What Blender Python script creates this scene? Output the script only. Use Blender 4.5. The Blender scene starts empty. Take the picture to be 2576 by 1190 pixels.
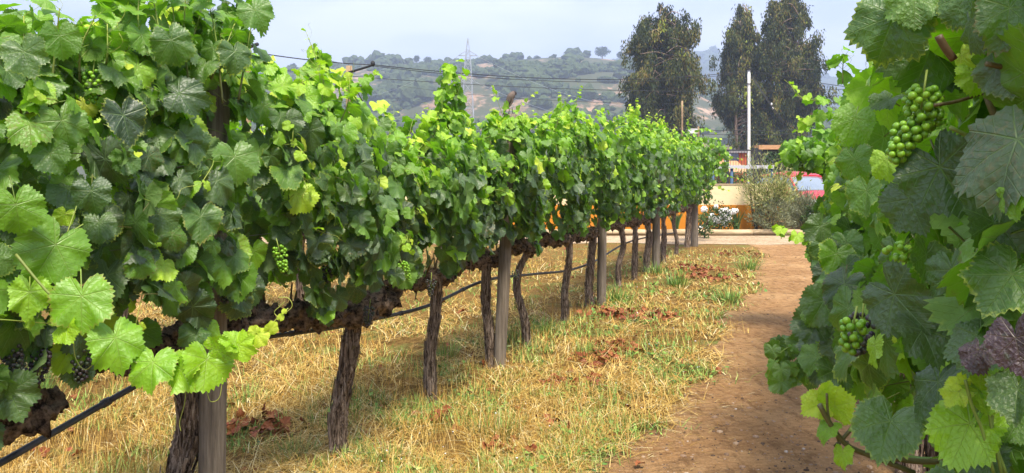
import bpy, math, random
import numpy as np
from mathutils import Vector, noise as mnoise
R = math.radians
rng = np.random.default_rng(7)
random.seed(7)
C = bpy.context.scene.collection
SC = bpy.context.scene

# ---------------------------------------------------------------- camera
FX = 1860.0; CX = 1288.0; HY = 440.0; CAMH = 1.6
cam = bpy.data.objects.new('camera', bpy.data.cameras.new('camera')); C.objects.link(cam)
cam.location = (0, 0, CAMH); cam.rotation_euler = (R(90), 0, 0)
cam.data.sensor_width = 36; cam.data.lens = FX/2576*36
cam.data.shift_y = -(595-HY)/2576
cam.data.clip_start = 0.05; cam.data.clip_end = 9000
SC.camera = cam
def P(px, py, Z):                      # a pixel of the 2576 px wide picture at depth Z -> world
    return np.array([(px-CX)/FX*Z, Z, CAMH+(HY-py)/FX*Z])
def G(px, py):
    Z = CAMH*FX/(py-HY); return P(px, py, Z)

# ---------------------------------------------------------------- light
SUN_EL, SUN_AZ = 62.0, 162.0            # azimuth from +Y towards +X
w = bpy.data.worlds.new("World"); SC.world = w; w.use_nodes = True
nt = w.node_tree; N = nt.nodes; L = nt.links; N.clear()
sky = N.new('ShaderNodeTexSky'); sky.sky_type = 'NISHITA'; sky.sun_disc = False
sky.sun_elevation = R(SUN_EL); sky.sun_rotation = R(SUN_AZ); sky.air_density = 1.0; sky.dust_density = 2.5
tc = N.new('ShaderNodeTexCoord')
mp = N.new('ShaderNodeMapping'); mp.inputs['Scale'].default_value = (1.6, 1.6, 5.0)
nz = N.new('ShaderNodeTexNoise'); nz.inputs['Scale'].default_value = 1.3; nz.inputs['Detail'].default_value = 5
cr = N.new('ShaderNodeValToRGB')
cr.color_ramp.elements[0].position = .42; cr.color_ramp.elements[0].color = (3.5, 3.95, 5.6, 1)
cr.color_ramp.elements[1].position = .57; cr.color_ramp.elements[1].color = (6.0, 6.05, 7.0, 1)
mx = N.new('ShaderNodeMixRGB'); mx.inputs[0].default_value = .86
bg = N.new('ShaderNodeBackground'); bg.inputs['Strength'].default_value = .098
wo = N.new('ShaderNodeOutputWorld')
L.new(tc.outputs['Generated'], mp.inputs[0]); L.new(mp.outputs[0], nz.inputs['Vector']); L.new(nz.outputs[0], cr.inputs[0])
L.new(sky.outputs[0], mx.inputs[1]); L.new(cr.outputs[0], mx.inputs[2]); L.new(mx.outputs[0], bg.inputs[0]); L.new(bg.outputs[0], wo.inputs[0])
sl = bpy.data.lights.new('sun', 'SUN'); sl.energy = 3.3; sl.angle = R(13); sl.color = (1, .92, .78)
so = bpy.data.objects.new('sun', sl); C.objects.link(so)
sd = Vector((math.sin(R(SUN_AZ))*math.cos(R(SUN_EL)), math.cos(R(SUN_AZ))*math.cos(R(SUN_EL)), math.sin(R(SUN_EL))))
so.rotation_euler = sd.to_track_quat('Z', 'Y').to_euler()
SC.view_settings.view_transform = 'Standard'; SC.view_settings.look = 'None'
SC.view_settings.exposure = 1.38; SC.view_settings.gamma = 1
SC.render.engine = 'CYCLES'
SC.cycles.use_denoising = True
SC.cycles.max_bounces = 6; SC.cycles.diffuse_bounces = 1; SC.cycles.transmission_bounces = 4; SC.cycles.volume_bounces = 1

# ---------------------------------------------------------------- mesh helpers
class MB:
    def __init__(s): s.V = []; s.F = []; s.M = []; s.A = []; s.n = 0
    def add(s, V, F, mi=0, **at):
        V = np.asarray(V, float).reshape(-1, 3); F = np.asarray(F, int)
        if len(V) == 0 or len(F) == 0: return
        s.V.append(V); s.F.append(F+s.n); s.M.append(np.full(len(F), mi) if np.isscalar(mi) else np.asarray(mi))
        s.A.append((len(V), at)); s.n += len(V)
    def box(s, c, h, mi=0, rz=0, **at):
        c = np.array(c, float); h = np.array(h, float)
        v = np.array([[x, y, z] for x in (-1, 1) for y in (-1, 1) for z in (-1, 1)])*h
        if rz: v = v @ np.array([[math.cos(rz), math.sin(rz), 0], [-math.sin(rz), math.cos(rz), 0], [0, 0, 1]])
        f = [[0, 1, 3, 2], [4, 6, 7, 5], [0, 4, 5, 1], [2, 3, 7, 6], [0, 2, 6, 4], [1, 5, 7, 3]]
        s.add(v+c, f, mi, **at)
    def build(s, name, mats, parent=None, smooth=True, loc=None):
        me = bpy.data.meshes.new(name)
        V = np.concatenate(s.V) if s.V else np.zeros((0, 3))
        if loc is not None: V = V-np.asarray(loc)
        me.vertices.add(len(V)); me.vertices.foreach_set('co', V.astype(np.float32).ravel())
        tot = np.concatenate([np.full(len(f), f.shape[1]) for f in s.F]); vi = np.concatenate([f.ravel() for f in s.F])
        me.loops.add(len(vi)); me.loops.foreach_set('vertex_index', vi.astype(np.int32))
        me.polygons.add(len(tot)); st = np.concatenate([[0], np.cumsum(tot)[:-1]])
        me.polygons.foreach_set('loop_start', st.astype(np.int32))
        me.polygons.foreach_set('material_index', np.concatenate(s.M).astype(np.int32))
        me.polygons.foreach_set('use_smooth', np.full(len(tot), smooth))
        keys = set(k for _, a in s.A for k in a)
        for k in keys:
            isv = any(k in a and np.ndim(a[k]) == 2 for _, a in s.A)
            arr = []
            for n, a in s.A:
                if k not in a: arr.append(np.zeros((n, 3)) if isv else np.zeros(n))
                else:
                    x = np.asarray(a[k], float)
                    arr.append(np.full(n, float(x)) if x.ndim == 0 else x)
            arr = np.concatenate(arr).astype(np.float32)
            at = me.attributes.new(k, 'FLOAT_VECTOR' if isv else 'FLOAT', 'POINT')
            at.data.foreach_set('vector' if isv else 'value', arr.ravel())
        me.update(calc_edges=True)
        for m in (mats if isinstance(mats, (list, tuple)) else [mats]): me.materials.append(m)
        o = bpy.data.objects.new(name, me); C.objects.link(o)
        if parent: o.parent = parent
        return o

def norm(a):
    a = np.asarray(a, float); return a/np.maximum(np.linalg.norm(a, axis=-1, keepdims=True), 1e-9)
def frames(pts):
    pts = np.asarray(pts, float); t = norm(np.gradient(pts, axis=0))
    ref = np.array([.13, .27, .95]) if abs(t[0][2]) < .8 else np.array([.95, .25, .1])
    a = norm(np.cross(t, ref)); b = np.cross(t, a); return t, a, b
def tube(pts, rad, n=8, rfun=None, cap=True):
    pts = np.asarray(pts, float); m = len(pts); rad = np.broadcast_to(np.asarray(rad, float), (m,))
    _, a, b = frames(pts); th = np.arange(n)/n*2*np.pi
    rr = rad[:, None]*np.ones((m, n))
    if rfun is not None: rr = rr*rfun(np.arange(m)[:, None]/max(m-1, 1), th[None, :])
    V = pts[:, None, :]+rr[..., None]*(np.cos(th)[None, :, None]*a[:, None, :]+np.sin(th)[None, :, None]*b[:, None, :])
    V = V.reshape(-1, 3)
    i = np.arange(m-1)[:, None]*n; j = np.arange(n)[None, :]; k = (j+1) % n
    F = np.stack([i+j, i+k, i+n+k, i+n+j], -1).reshape(-1, 4)
    if cap:
        V = np.concatenate([V, pts[:1], pts[-1:]])
        c0, c1 = m*n, m*n+1; j = np.arange(n); k = (j+1) % n
        # caps as degenerate-free tris turned into quads is not needed: keep as separate add
        capF = np.concatenate([np.stack([np.full(n, c0), k, j], -1), np.stack([np.full(n, c1), (m-1)*n+j, (m-1)*n+k], -1)])
        return V, F, capF
    return V, F, None
def add_tube(mb, pts, rad, n=8, mi=0, rfun=None, cap=True, **at):
    V, F, cf = tube(pts, rad, n, rfun, cap)
    base = mb.n; mb.add(V, F, mi, **at)
    if cf is not None:
        mb.F.append(cf+base); mb.M.append(np.full(len(cf), mi))
def curve(pts, n):
    pts = np.asarray(pts, float); m = len(pts)
    if m == 2: 
        t = np.linspace(0, 1, n)[:, None]; return pts[0]*(1-t)+pts[1]*t
    q = np.concatenate([[2*pts[0]-pts[1]], pts, [2*pts[-1]-pts[-2]]])
    out = []
    for t in np.linspace(0, m-1-1e-6, n):
        i = int(t); f = t-i; p0, p1, p2, p3 = q[i], q[i+1], q[i+2], q[i+3]
        out.append(.5*((2*p1)+(-p0+p2)*f+(2*p0-5*p1+4*p2-p3)*f*f+(-p0+3*p1-3*p2+p3)*f**3))
    return np.array(out)
def ico(sub=1):
    import bmesh
    bm = bmesh.new(); bmesh.ops.create_icosphere(bm, subdivisions=sub, radius=1)
    V = np.array([v.co[:] for v in bm.verts]); F = np.array([[v.index for v in f.verts] for f in bm.faces]); bm.free(); return V, F
ICO = {k: ico(k) for k in (1, 2, 3)}
def inst(V, F, pos, scl, Rm=None):     # copies of a template: pos (n,3), scl (n,) or (n,3), Rm (n,3,3)
    n = len(pos); m = len(V); scl = np.asarray(scl, float)
    if scl.ndim == 1: scl = scl[:, None].repeat(3, 1)
    X = V[None]*scl[:, None, :]
    if Rm is not None: X = np.einsum('nij,nkj->nki', Rm, X)
    X = X+pos[:, None, :]
    return X.reshape(-1, 3), (F[None]+(np.arange(n)*m)[:, None, None]).reshape(-1, F.shape[1])
def empty(name, loc, label, cat, group=None, rz=0):
    o = bpy.data.objects.new(name, None); C.objects.link(o); o.location = loc; o.rotation_euler = (0, 0, rz)
    o.empty_display_size = .1
    o['label'] = label; o['category'] = cat
    if group: o['group'] = group
    return o
def tag(o, label=None, cat=None, group=None, kind=None):
    for k, v in (('label', label), ('category', cat), ('group', group), ('kind', kind)):
        if v: o[k] = v
    return o
class Child:                            # builder for a part: vertices are given in world space
    def __init__(s, parent): s.p = parent; s.o = np.array(parent.location)
    def build(s, mb, name, mats, smooth=True, parent=None):
        o = mb.build(name, mats, parent or s.p, smooth, loc=s.o); return o

# ---------------------------------------------------------------- material helpers
class Mat:
    def __init__(s, name):
        s.m = bpy.data.materials.new(name); s.m.use_nodes = True; s.t = s.m.node_tree; s.N = s.t.nodes; s.L = s.t.links
        s.b = s.N['Principled BSDF']; s.out = s.N['Material Output']
    def n(s, ty, **kw):
        x = s.N.new(ty)
        for k, v in kw.items(): setattr(x, k, v)
        return x
    def set(s, inp, v):
        if hasattr(v, 'links') or isinstance(v, bpy.types.NodeSocket): s.L.new(v, inp)
        else: inp.default_value = v
    def math(s, op, a, b=0, c=0, clamp=False):
        x = s.n('ShaderNodeMath', operation=op, use_clamp=clamp); s.set(x.inputs[0], a); s.set(x.inputs[1], b); s.set(x.inputs[2], c); return x.outputs[0]
    def mix(s, f, a, b, mode='MIX'):
        x = s.n('ShaderNodeMixRGB', blend_type=mode); s.set(x.inputs[0], f)
        for i, v in ((1, a), (2, b)):
            if isinstance(v, (tuple, list)): v = (*v[:3], 1)
            s.set(x.inputs[i], v)
        return x.outputs[0]
    def attr(s, name, which='Fac'): return s.n('ShaderNodeAttribute', attribute_name=name).outputs[which]
    def pos(s): return s.n('ShaderNodeNewGeometry').outputs['Position']
    def noise(s, scale, detail=4, rough=.6, vec=None, vscale=None, out=0, dist=0):
        if vec is None: vec = s.n('ShaderNodeTexCoord').outputs['Object']
        if vscale is not None:
            mpp = s.n('ShaderNodeMapping'); mpp.inputs['Scale'].default_value = vscale; s.L.new(vec, mpp.inputs[0]); vec = mpp.outputs[0]
        x = s.n('ShaderNodeTexNoise'); x.inputs['Scale'].default_value = scale; x.inputs['Detail'].default_value = detail
        x.inputs['Roughness'].default_value = rough; x.inputs['Distortion'].default_value = dist; s.L.new(vec, x.inputs['Vector']); return x.outputs[out]
    def ramp(s, f, stops):
        x = s.n('ShaderNodeValToRGB'); e = x.color_ramp.elements
        while len(e) < len(stops): e.new(.5)
        for i, (p, c) in enumerate(stops): e[i].position = p; e[i].color = (*c, 1) if len(c) == 3 else c
        s.set(x.inputs[0], f); return x.outputs[0]
    def sstep(s, v, a, b):
        x = s.n('ShaderNodeMapRange', interpolation_type='SMOOTHSTEP'); s.set(x.inputs[0], v); x.inputs[1].default_value = a; x.inputs[2].default_value = b; return x.outputs[0]
    def bump(s, h, strength=.5, dist=.01):
        x = s.n('ShaderNodeBump'); x.inputs['Strength'].default_value = strength; x.inputs['Distance'].default_value = dist; s.L.new(h, x.inputs['Height']); s.L.new(x.outputs[0], s.b.inputs['Normal']); return x.outputs[0]
    def col(s, c): s.set(s.b.inputs['Base Color'], (*c, 1) if isinstance(c, tuple) else c); return s
    def rough(s, r): s.set(s.b.inputs['Roughness'], r); return s
    def spec(s, v): s.b.inputs['Specular IOR Level'].default_value = v; return s

def leaf_mat(name, purple=False):
    m = Mat(name)
    luv = m.attr('luv', 'Vector'); sx = m.n('ShaderNodeSeparateXYZ'); m.L.new(luv, sx.inputs[0])
    x, y = sx.outputs[0], sx.outputs[1]
    tint = m.attr('tint'); rnd = m.attr('rnd')
    th = m.math('ARCTAN2', x, y); r = m.math('SQRT', m.math('ADD', m.math('MULTIPLY', x, x), m.math('MULTIPLY', y, y)))
    st = R(50); k = m.math('ROUND', m.math('DIVIDE', th, st)); d = m.math('SUBTRACT', th, m.math('MULTIPLY', k, st))
    t = m.math('MULTIPLY', r, m.math('COSINE', d)); p = m.math('ABSOLUTE', m.math('MULTIPLY', r, m.math('SINE', d)))
    wv = m.math('SUBTRACT', .022, m.math('MULTIPLY', r, .016))
    main = m.math('SUBTRACT', 1, m.math('DIVIDE', p, wv), clamp=True)
    q = m.math('DIVIDE', m.math('SUBTRACT', t, m.math('MULTIPLY', p, .95)), .15)
    fr = m.math('ABSOLUTE', m.math('SUBTRACT', m.math('FRACT', m.math('ADD', q, .5)), .5))
    sec = m.math('SUBTRACT', 1, m.math('DIVIDE', fr, .085), clamp=True)
    sec = m.math('MULTIPLY', sec, m.math('LESS_THAN', p, .42))
    vein = m.math('MAXIMUM', main, m.math('MULTIPLY', sec, .42))
    cv = m.n('ShaderNodeCombineXYZ'); m.L.new(x, cv.inputs[0]); m.L.new(y, cv.inputs[1]); m.L.new(m.math('MULTIPLY', rnd, 37), cv.inputs[2])
    n1 = m.noise(2.2, 4, .6, vec=cv.outputs[0]); n2 = m.noise(11, 3, .6, vec=cv.outputs[0])
    vo = m.n('ShaderNodeTexVoronoi'); vo.inputs['Scale'].default_value = 8; m.L.new(cv.outputs[0], vo.inputs['Vector'])
    tt = m.math('ADD', tint, m.math('MULTIPLY', m.math('SUBTRACT', n1, .5), .22))
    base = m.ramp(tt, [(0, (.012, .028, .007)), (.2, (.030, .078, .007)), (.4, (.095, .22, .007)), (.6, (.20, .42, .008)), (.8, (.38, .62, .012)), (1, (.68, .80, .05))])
    sheen_mix = m.math('MULTIPLY', m.math('MULTIPLY', m.sstep(m.math('ADD', m.math('FRACT', m.math('MULTIPLY', rnd, 7.3)), m.math('MULTIPLY', n1, .5)), .45, 1.1), m.math('SUBTRACT', .62, tint, clamp=True)), 1.1, clamp=True)  # mask for a dull sky sheen painted into the colour of low-tint leaves
    base = m.mix(m.math('MULTIPLY', sheen_mix, .45), base, (.17, .25, .08))  # pale grey-green sheen goes into the base colour here
    bl = m.sstep(m.math('ADD', rnd, m.math('MULTIPLY', n2, .12)), .97, 1.08)
    base = m.mix(m.math('MULTIPLY', m.math('MULTIPLY', bl, .5), m.sstep(n2, .5, .62)), base, (.20, .13, .03))
    edge = m.math('MULTIPLY', m.sstep(m.math('ADD', sx.outputs[2], m.math('MULTIPLY', m.math('SUBTRACT', n2, .5), .5)), .90, 1.04), m.sstep(m.math('FRACT', m.math('MULTIPLY', rnd, 5.7)), .55, .95))
    base = m.mix(m.math('MULTIPLY', edge, .8), base, m.mix(m.sstep(m.math('FRACT', m.math('MULTIPLY', rnd, 3.1)), .6, .8), (.42, .50, .05), (.20, .10, .03)))
    if purple: base = m.ramp(n1, [(.3, (.02, .006, .010)), (.55, (.045, .014, .018)), (.72, (.04, .05, .02))])
    under = m.mix(.35, base, (.16, .27, .06))
    geo = m.n('ShaderNodeNewGeometry'); bf = geo.outputs['Backfacing']
    base = m.mix(bf, base, under)
    vc = m.mix(tint, (.14, .27, .07), (.45, .55, .12))
    if purple: vc = m.mix(.5, (.12, .05, .04), (.1, .1, .03))
    base = m.mix(m.math('MULTIPLY', vein, .62), base, vc)
    m.col(base)
    m.rough(m.math('ADD', m.math('ADD', .40, m.math('MULTIPLY', bf, .3)), m.math('MULTIPLY', n2, .16))); m.spec(.85)
    m.set(m.b.inputs['Sheen Weight'], m.math('MULTIPLY', m.math('SUBTRACT', 1, tint), .06))
    h = m.math('ADD', m.math('MULTIPLY', vo.outputs['Distance'], .55), m.math('MULTIPLY', n2, .5))
    h = m.math('SUBTRACT', h, m.math('MULTIPLY', vein, .6))
    bn = m.bump(h, .5, .006)
    tr = m.n('ShaderNodeBsdfTranslucent'); tcx = m.mix(1, m.mix(.35, base, (.30, .60, .02)), (1.0, 1.25, .45), 'MULTIPLY')
    m.L.new(tcx, tr.inputs[0]); m.L.new(bn, tr.inputs['Normal'])
    ms = m.n('ShaderNodeMixShader'); m.set(ms.inputs[0], m.math('ADD', .24, m.math('MULTIPLY', tint, .22)) if not purple else .1)
    m.L.new(m.b.outputs[0], ms.inputs[1]); m.L.new(tr.outputs[0], ms.inputs[2]); m.L.new(ms.outputs[0], m.out.inputs[0])
    return m.m
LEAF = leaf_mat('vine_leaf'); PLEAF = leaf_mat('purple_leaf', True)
def simple(name, c1, c2, scale, rough=.8, vscale=None, bump=.4, bd=.01, spec=.3, detail=5, lo=.35, hi=.65):
    m = Mat(name); n = m.noise(scale, detail, .65, vscale=vscale); m.col(m.ramp(n, [(lo, c1), (hi, c2)])); m.rough(rough); m.spec(spec)
    if bump: m.bump(n, bump, bd)
    return m.m
def stem_mat():
    m = Mat('green_cane'); t = m.attr('tint'); n = m.noise(30, 3)
    m.col(m.mix(m.math('MULTIPLY', n, .5), m.ramp(t, [(0, (.10, .045, .02)), (.35, (.13, .11, .03)), (.7, (.24, .36, .05)), (1, (.45, .5, .08))]), (.10, .12, .03))); m.rough(.55); return m.m
STEM = stem_mat()
def bark_mat():
    m = Mat('vine_bark'); pz = m.n('ShaderNodeTexCoord').outputs['Object']
    n1 = m.noise(22, 7, .72, vec=pz, vscale=(4.2, 4.2, .42), dist=.6); n2 = m.noise(9, 5, .65, vec=pz)
    c = m.ramp(n1, [(.36, (.014, .009, .006)), (.45, (.11, .075, .05)), (.53, (.29, .21, .15)), (.68, (.56, .46, .36))])
    c = m.mix(m.sstep(n2, .62, .75), c, (.16, .13, .05)); m.col(c); m.rough(.95); m.spec(.15)
    m.bump(n1, 1.0, .025); return m.m
BARK = bark_mat()
CORD = simple('cordon_bark', (.016, .011, .008), (.34, .24, .165), 30, .95, None, 1.0, .02, .15, 7, .38, .68)
def post_mat():
    m = Mat('weathered_post'); n1 = m.noise(7, 6, .7, vscale=(9, 9, .5)); n2 = m.noise(3.0, 4)
    c = m.ramp(n1, [(.3, (.075, .06, .048)), (.5, (.19, .155, .12)), (.7, (.32, .27, .21))]); c = m.mix(m.math('MULTIPLY', n2, .5), c, (.16, .13, .09))
    m.col(c); m.rough(.9); m.spec(.2); m.bump(n1, .7, .008); return m.m
POST = post_mat()
def pmat(name, c, rough=.6, metal=0, spec=.4, var=.12, scale=12):
    m = Mat(name); n = m.noise(scale, 4); m.col(m.mix(n, tuple(x*(1-var) for x in c), tuple(min(1, x*(1+var)) for x in c))); m.rough(rough); m.b.inputs['Metallic'].default_value = metal; m.spec(spec); return m.m
HOSE = simple('hose_plastic', (.035, .035, .038), (.085, .085, .09), 9, .45, None, .15, .004, .5)
WIREM = pmat('wire_steel', (.22, .22, .22), .5, .6)
def grape_mat(name, a, b, rough=.38):
    m = Mat(name); rnd = m.attr('rnd'); n = m.noise(60, 3)
    m.col(m.mix(m.math('MULTIPLY', n, .25), m.mix(rnd, a, b), tuple(min(1, x*1.25+.02) for x in b))); m.rough(rough); m.spec(.5)
    m.b.inputs['Subsurface Weight'].default_value = .15; m.b.inputs['Subsurface Radius'].default_value = (.004, .006, .002); return m.m
GRG = grape_mat('green_grape', (.08, .23, .008), (.24, .46, .02)); GRP = grape_mat('purple_grape', (.016, .014, .022), (.055, .035, .05), .5)
GRM = grape_mat('turning_grape', (.03, .06, .02), (.05, .035, .045), .45)

# ---------------------------------------------------------------- leaf templates
def leaf_template(nout, rad, rg, curl=1.0):
    th = (np.arange(nout)/nout)*2*np.pi-np.pi
    lob = [0, 50, 100, 148]; rl = [1.0, .93+rg.uniform(-.05, .05), .80, .70]
    a = np.abs(np.degrees(th)); depth = rg.uniform(.06, .20)
    r = np.interp(a, [0, 25, 50, 75, 100, 124, 148, 166, 180], [rl[0], .95-depth, rl[1], .86-depth*.8, rl[2], .73-.03, rl[3], .42, .10])
    r = r*(1+.03*np.sin(3*th+rg.uniform(0, 6)))
    teeth = np.where(np.arange(nout) % 2 == 0, 1+.045, 1-.05)*(1+rg.uniform(-.02, .02, nout))
    if nout <= 24: teeth = 1+rg.uniform(-.07, .07, nout)
    r = r*np.where(a < 168, teeth, 1)
    V = [[0, 0, 0]]; rr = []
    for f in rad:
        rf = r if f > .99 else (r*(1-.0)*.0+r/np.where(a < 168, teeth, 1))
        V += [[math.sin(t)*q*f, math.cos(t)*q*f, 0] for t, q in zip(th, rf)]
    V = np.array(V); n = nout; F = []
    for i in range(n): F.append([0, 1+(i+1) % n, 1+i])
    for k in range(len(rad)-1):
        o = 1+k*n
        for i in range(n):
            j = (i+1) % n; F.append([o+i, o+j, o+n+j]); F.append([o+i, o+n+j, o+n+i])
    x, y = V[:, 0], V[:, 1]; r2 = x*x+y*y; ang = np.arctan2(x, y)
    fold = rg.uniform(.05, .38)*curl; droop = rg.uniform(.05, .38)*curl; twist = rg.uniform(-.22, .22)*curl; ruf = rg.uniform(.03, .09)*curl
    ph = rg.uniform(0, 6, 3)
    z = fold*np.abs(x)*.8-droop*r2*.75+twist*x*y+ruf*r2*np.sin(5*ang+ph[0])+ruf*.6*r2*np.sin(9*ang+ph[1])
    z -= .10*curl*np.maximum(0, -y)*r2
    z += .05*np.sqrt(r2)*np.abs(np.sin(ang*180/50/ (180/np.pi)*np.pi/1.0)) if False else 0
    luv = V.copy(); luv[:, 2] = np.concatenate([[0], np.repeat(rad, nout)])
    V = V.copy(); V[:, 2] = z
    V[:, 0] *= (1-.25*fold*np.abs(x))
    return V, np.array(F), luv
rgt = np.random.default_rng(3)
TPL = {'hi': [leaf_template(76, (.38, .72, 1), rgt, 1.55) for _ in range(16)],
       'mid': [leaf_template(38, (.55, 1), rgt, 1.8) for _ in range(12)],
       'lo': [leaf_template(22, (.55, 1), rgt, 1.8) for _ in range(8)]}
def put_leaves(mb, pos, T, Nn, size, tint, lod, rg, petiole=True, mi=0, stem_mi=1, pdir=None):
    pos = np.asarray(pos, float); n = len(pos)
    if n == 0: return
    T = norm(T); Nn = norm(Nn-np.sum(Nn*T, 1, keepdims=True)*T); X = np.cross(T, Nn)
    Rm = np.stack([X, T, Nn], -1); tp = TPL[lod]; ids = rg.integers(0, len(tp), n)
    rnd = rg.uniform(0, 1, n); size = np.broadcast_to(np.asarray(size, float), (n,)); tint = np.broadcast_to(np.asarray(tint, float), (n,))
    asp = np.stack([rg.uniform(.9, 1.08, n), rg.uniform(.92, 1.08, n), np.ones(n)], 1)
    for k in range(len(tp)):
        s = np.where(ids == k)[0]
        if len(s) == 0: continue
        V, F, luv = tp[k]; m = len(V)
        X2, F2 = inst(V, F, pos[s], size[s][:, None]*asp[s], Rm[s])
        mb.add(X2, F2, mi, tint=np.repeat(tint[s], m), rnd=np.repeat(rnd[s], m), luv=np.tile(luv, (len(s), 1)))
    if petiole:
        d = norm(-T*.55-Nn*.5+rg.normal(0, .15, (n, 3))) if pdir is None else pdir
        ln = size*rg.uniform(.7, 1.1, n); a = norm(np.cross(d, rg.normal(0, 1, (n, 3)))); b = np.cross(d, a); rad = np.maximum(size*.016, .0009)
        vs = []
        for f in (0, .5, 1):
            c = pos+d*(ln*f)[:, None]+np.array([0, 0, -.25])*(ln*f*f)[:, None]*.4
            for q in range(3):
                vs.append(c+(math.cos(q*2.094)*a+math.sin(q*2.094)*b)*(rad*(1+.3*f))[:, None])
        V = np.stack(vs, 1).reshape(-1, 3); fb = []
        for l in (0, 3):
            for q in range(3): fb.append([l+q, l+(q+1) % 3, l+3+(q+1) % 3, l+3+q])
        fb = np.array(fb); F = (fb[None]+(np.arange(n)*9)[:, None, None]).reshape(-1, 4)
        mb.add(V, F, stem_mi, tint=np.repeat(np.clip(tint*.8+.25, 0, 1), 9))

# ---------------------------------------------------------------- row geometry
U = norm(np.array([.401, 1, 0])); NP = np.array([U[1], -U[0], 0]); UP = np.array([0, 0, 1.])
DL = -2.465; DR = .50; DB = -5.45
def row(s, d, z): return U*s+NP*d+UP*z
def sd_of(p): return float(np.dot(p[:2], U[:2])), float(np.dot(p[:2], NP[:2]))

def shoot(mb, pts, nl, s0, s1, t0, t1, lod, rg, rad=.0035, tendril=True, n=None, out=None):
    path = curve(pts, n or max(8, nl*2)); L_ = len(path)
    add_tube(mb, path, np.linspace(rad, rad*.35, L_), 5, 1, tint=np.repeat(np.linspace(.35, .95, L_), 5).tolist()+[.3, .9])
    tg = norm(np.gradient(path, axis=0)); ids = np.linspace(1, L_-1, nl).astype(int)
    side = 1.0; ps, Ts, Ns, ss, ts, pd = [], [], [], [], [], []
    for q, i in enumerate(ids):
        f = q/max(nl-1, 1); t = tg[i]
        lat = norm(np.cross(t, UP)+1e-3) if abs(t[2]) < .85 else norm(rg.normal(0, 1, 3)*np.array([1, 1, .1]))
        if out is not None: lat = norm(lat*side+out*.55)*side
        side = -side; sz = s0*(1-f)+s1*f; sz *= rg.uniform(.85, 1.1)
        pe = norm(lat*side*.9+t*.45+UP*.25+rg.normal(0, .12, 3)); ln = sz*.8
        c = path[i]+pe*ln
        T = norm(lat*side*.55-UP*.55+t*(.15 if f < .85 else .7)+rg.normal(0, .28, 3))
        Nn = norm(UP*.75+lat*side*.35+(out*.6 if out is not None else 0)+rg.normal(0, .3, 3))
        ps.append(c); Ts.append(T); Ns.append(Nn); ss.append(sz); ts.append(t0*(1-f)+t1*f+rg.normal(0, .05)); pd.append(-pe)
        if tendril and q > 1 and rg.random() < .35 and lod != 'lo':
            a0 = path[i]; e = a0-pe*.05+t*.05+UP*.02; e2 = e+norm(rg.normal(0, 1, 3))*.02+t*.02
            add_tube(mb, curve([a0, e, e2, e2+norm(rg.normal(0, 1, 3))*.018], 9), .0009, 3, 1, tint=.95)
    put_leaves(mb, np.array(ps), np.array(Ts), np.array(Ns), np.array(ss), np.clip(ts, 0, 1), lod, rg, True, pdir=np.array(pd))
    return path

def scatter(mb, s0, s1, dc, side, zb, zt, n, lod, rg, hw=.30, size=(.062, .098), bright=.0, keep=None, frac=(.52, .18, .30)):
    s = rg.uniform(s0, s1, n); zt_ = zt(s) if callable(zt) else np.full(n, zt); zb_ = zb(s) if callable(zb) else np.full(n, zb)
    u = rg.uniform(0, 1, n)**.92; z = zb_+(zt_-zb_)*u
    prof = hw*(.72+.38*np.sin(np.pi*np.clip(u*.95+.08, 0, 1)))*(1+.35*np.sin(s*5.1+z*3)+.18*np.sin(s*13+z*7))
    prof = np.where(u > .82, prof*(1-(u-.82)*3.0), prof)
    k = rg.uniform(0, 1, n); wv = np.where(k < frac[0], rg.uniform(.78, 1.08, n), np.where(k < frac[0]+frac[1], rg.uniform(-.5, .8, n), rg.uniform(-1.05, -.7, n)))
    d = dc+side*wv*prof
    pos = U*s[:, None]+NP*d[:, None]+UP*z[:, None]
    sg = np.where(wv > -.5, 1, -1)[:, None]*side
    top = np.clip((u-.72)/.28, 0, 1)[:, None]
    Nn = norm(NP*sg*(.95-.4*top)+UP*(.38+.75*top)+rg.normal(0, .56, (n, 3)))
    T = norm(-UP*(.95-.45*top)+NP*sg*(.28+.4*top)+U*rg.normal(0, .42, (n, 1))+rg.normal(0, .18, (n, 3)))
    sz = rg.uniform(size[0], size[1], n)*(1-.28*top[:, 0])*np.where(rg.random(n) < .3, rg.uniform(.5, .8, n), 1)
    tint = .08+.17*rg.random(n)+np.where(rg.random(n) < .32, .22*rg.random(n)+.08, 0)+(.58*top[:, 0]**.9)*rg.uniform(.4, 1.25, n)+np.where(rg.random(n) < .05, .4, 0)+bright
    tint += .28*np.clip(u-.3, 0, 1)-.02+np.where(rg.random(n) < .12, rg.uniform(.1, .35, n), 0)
    m = np.ones(n, bool) if keep is None else keep(pos, sz)
    put_leaves(mb, pos[m], T[m], Nn[m], sz[m], np.clip(tint[m], 0, 1), lod, rg, lod != 'lo')

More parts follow.
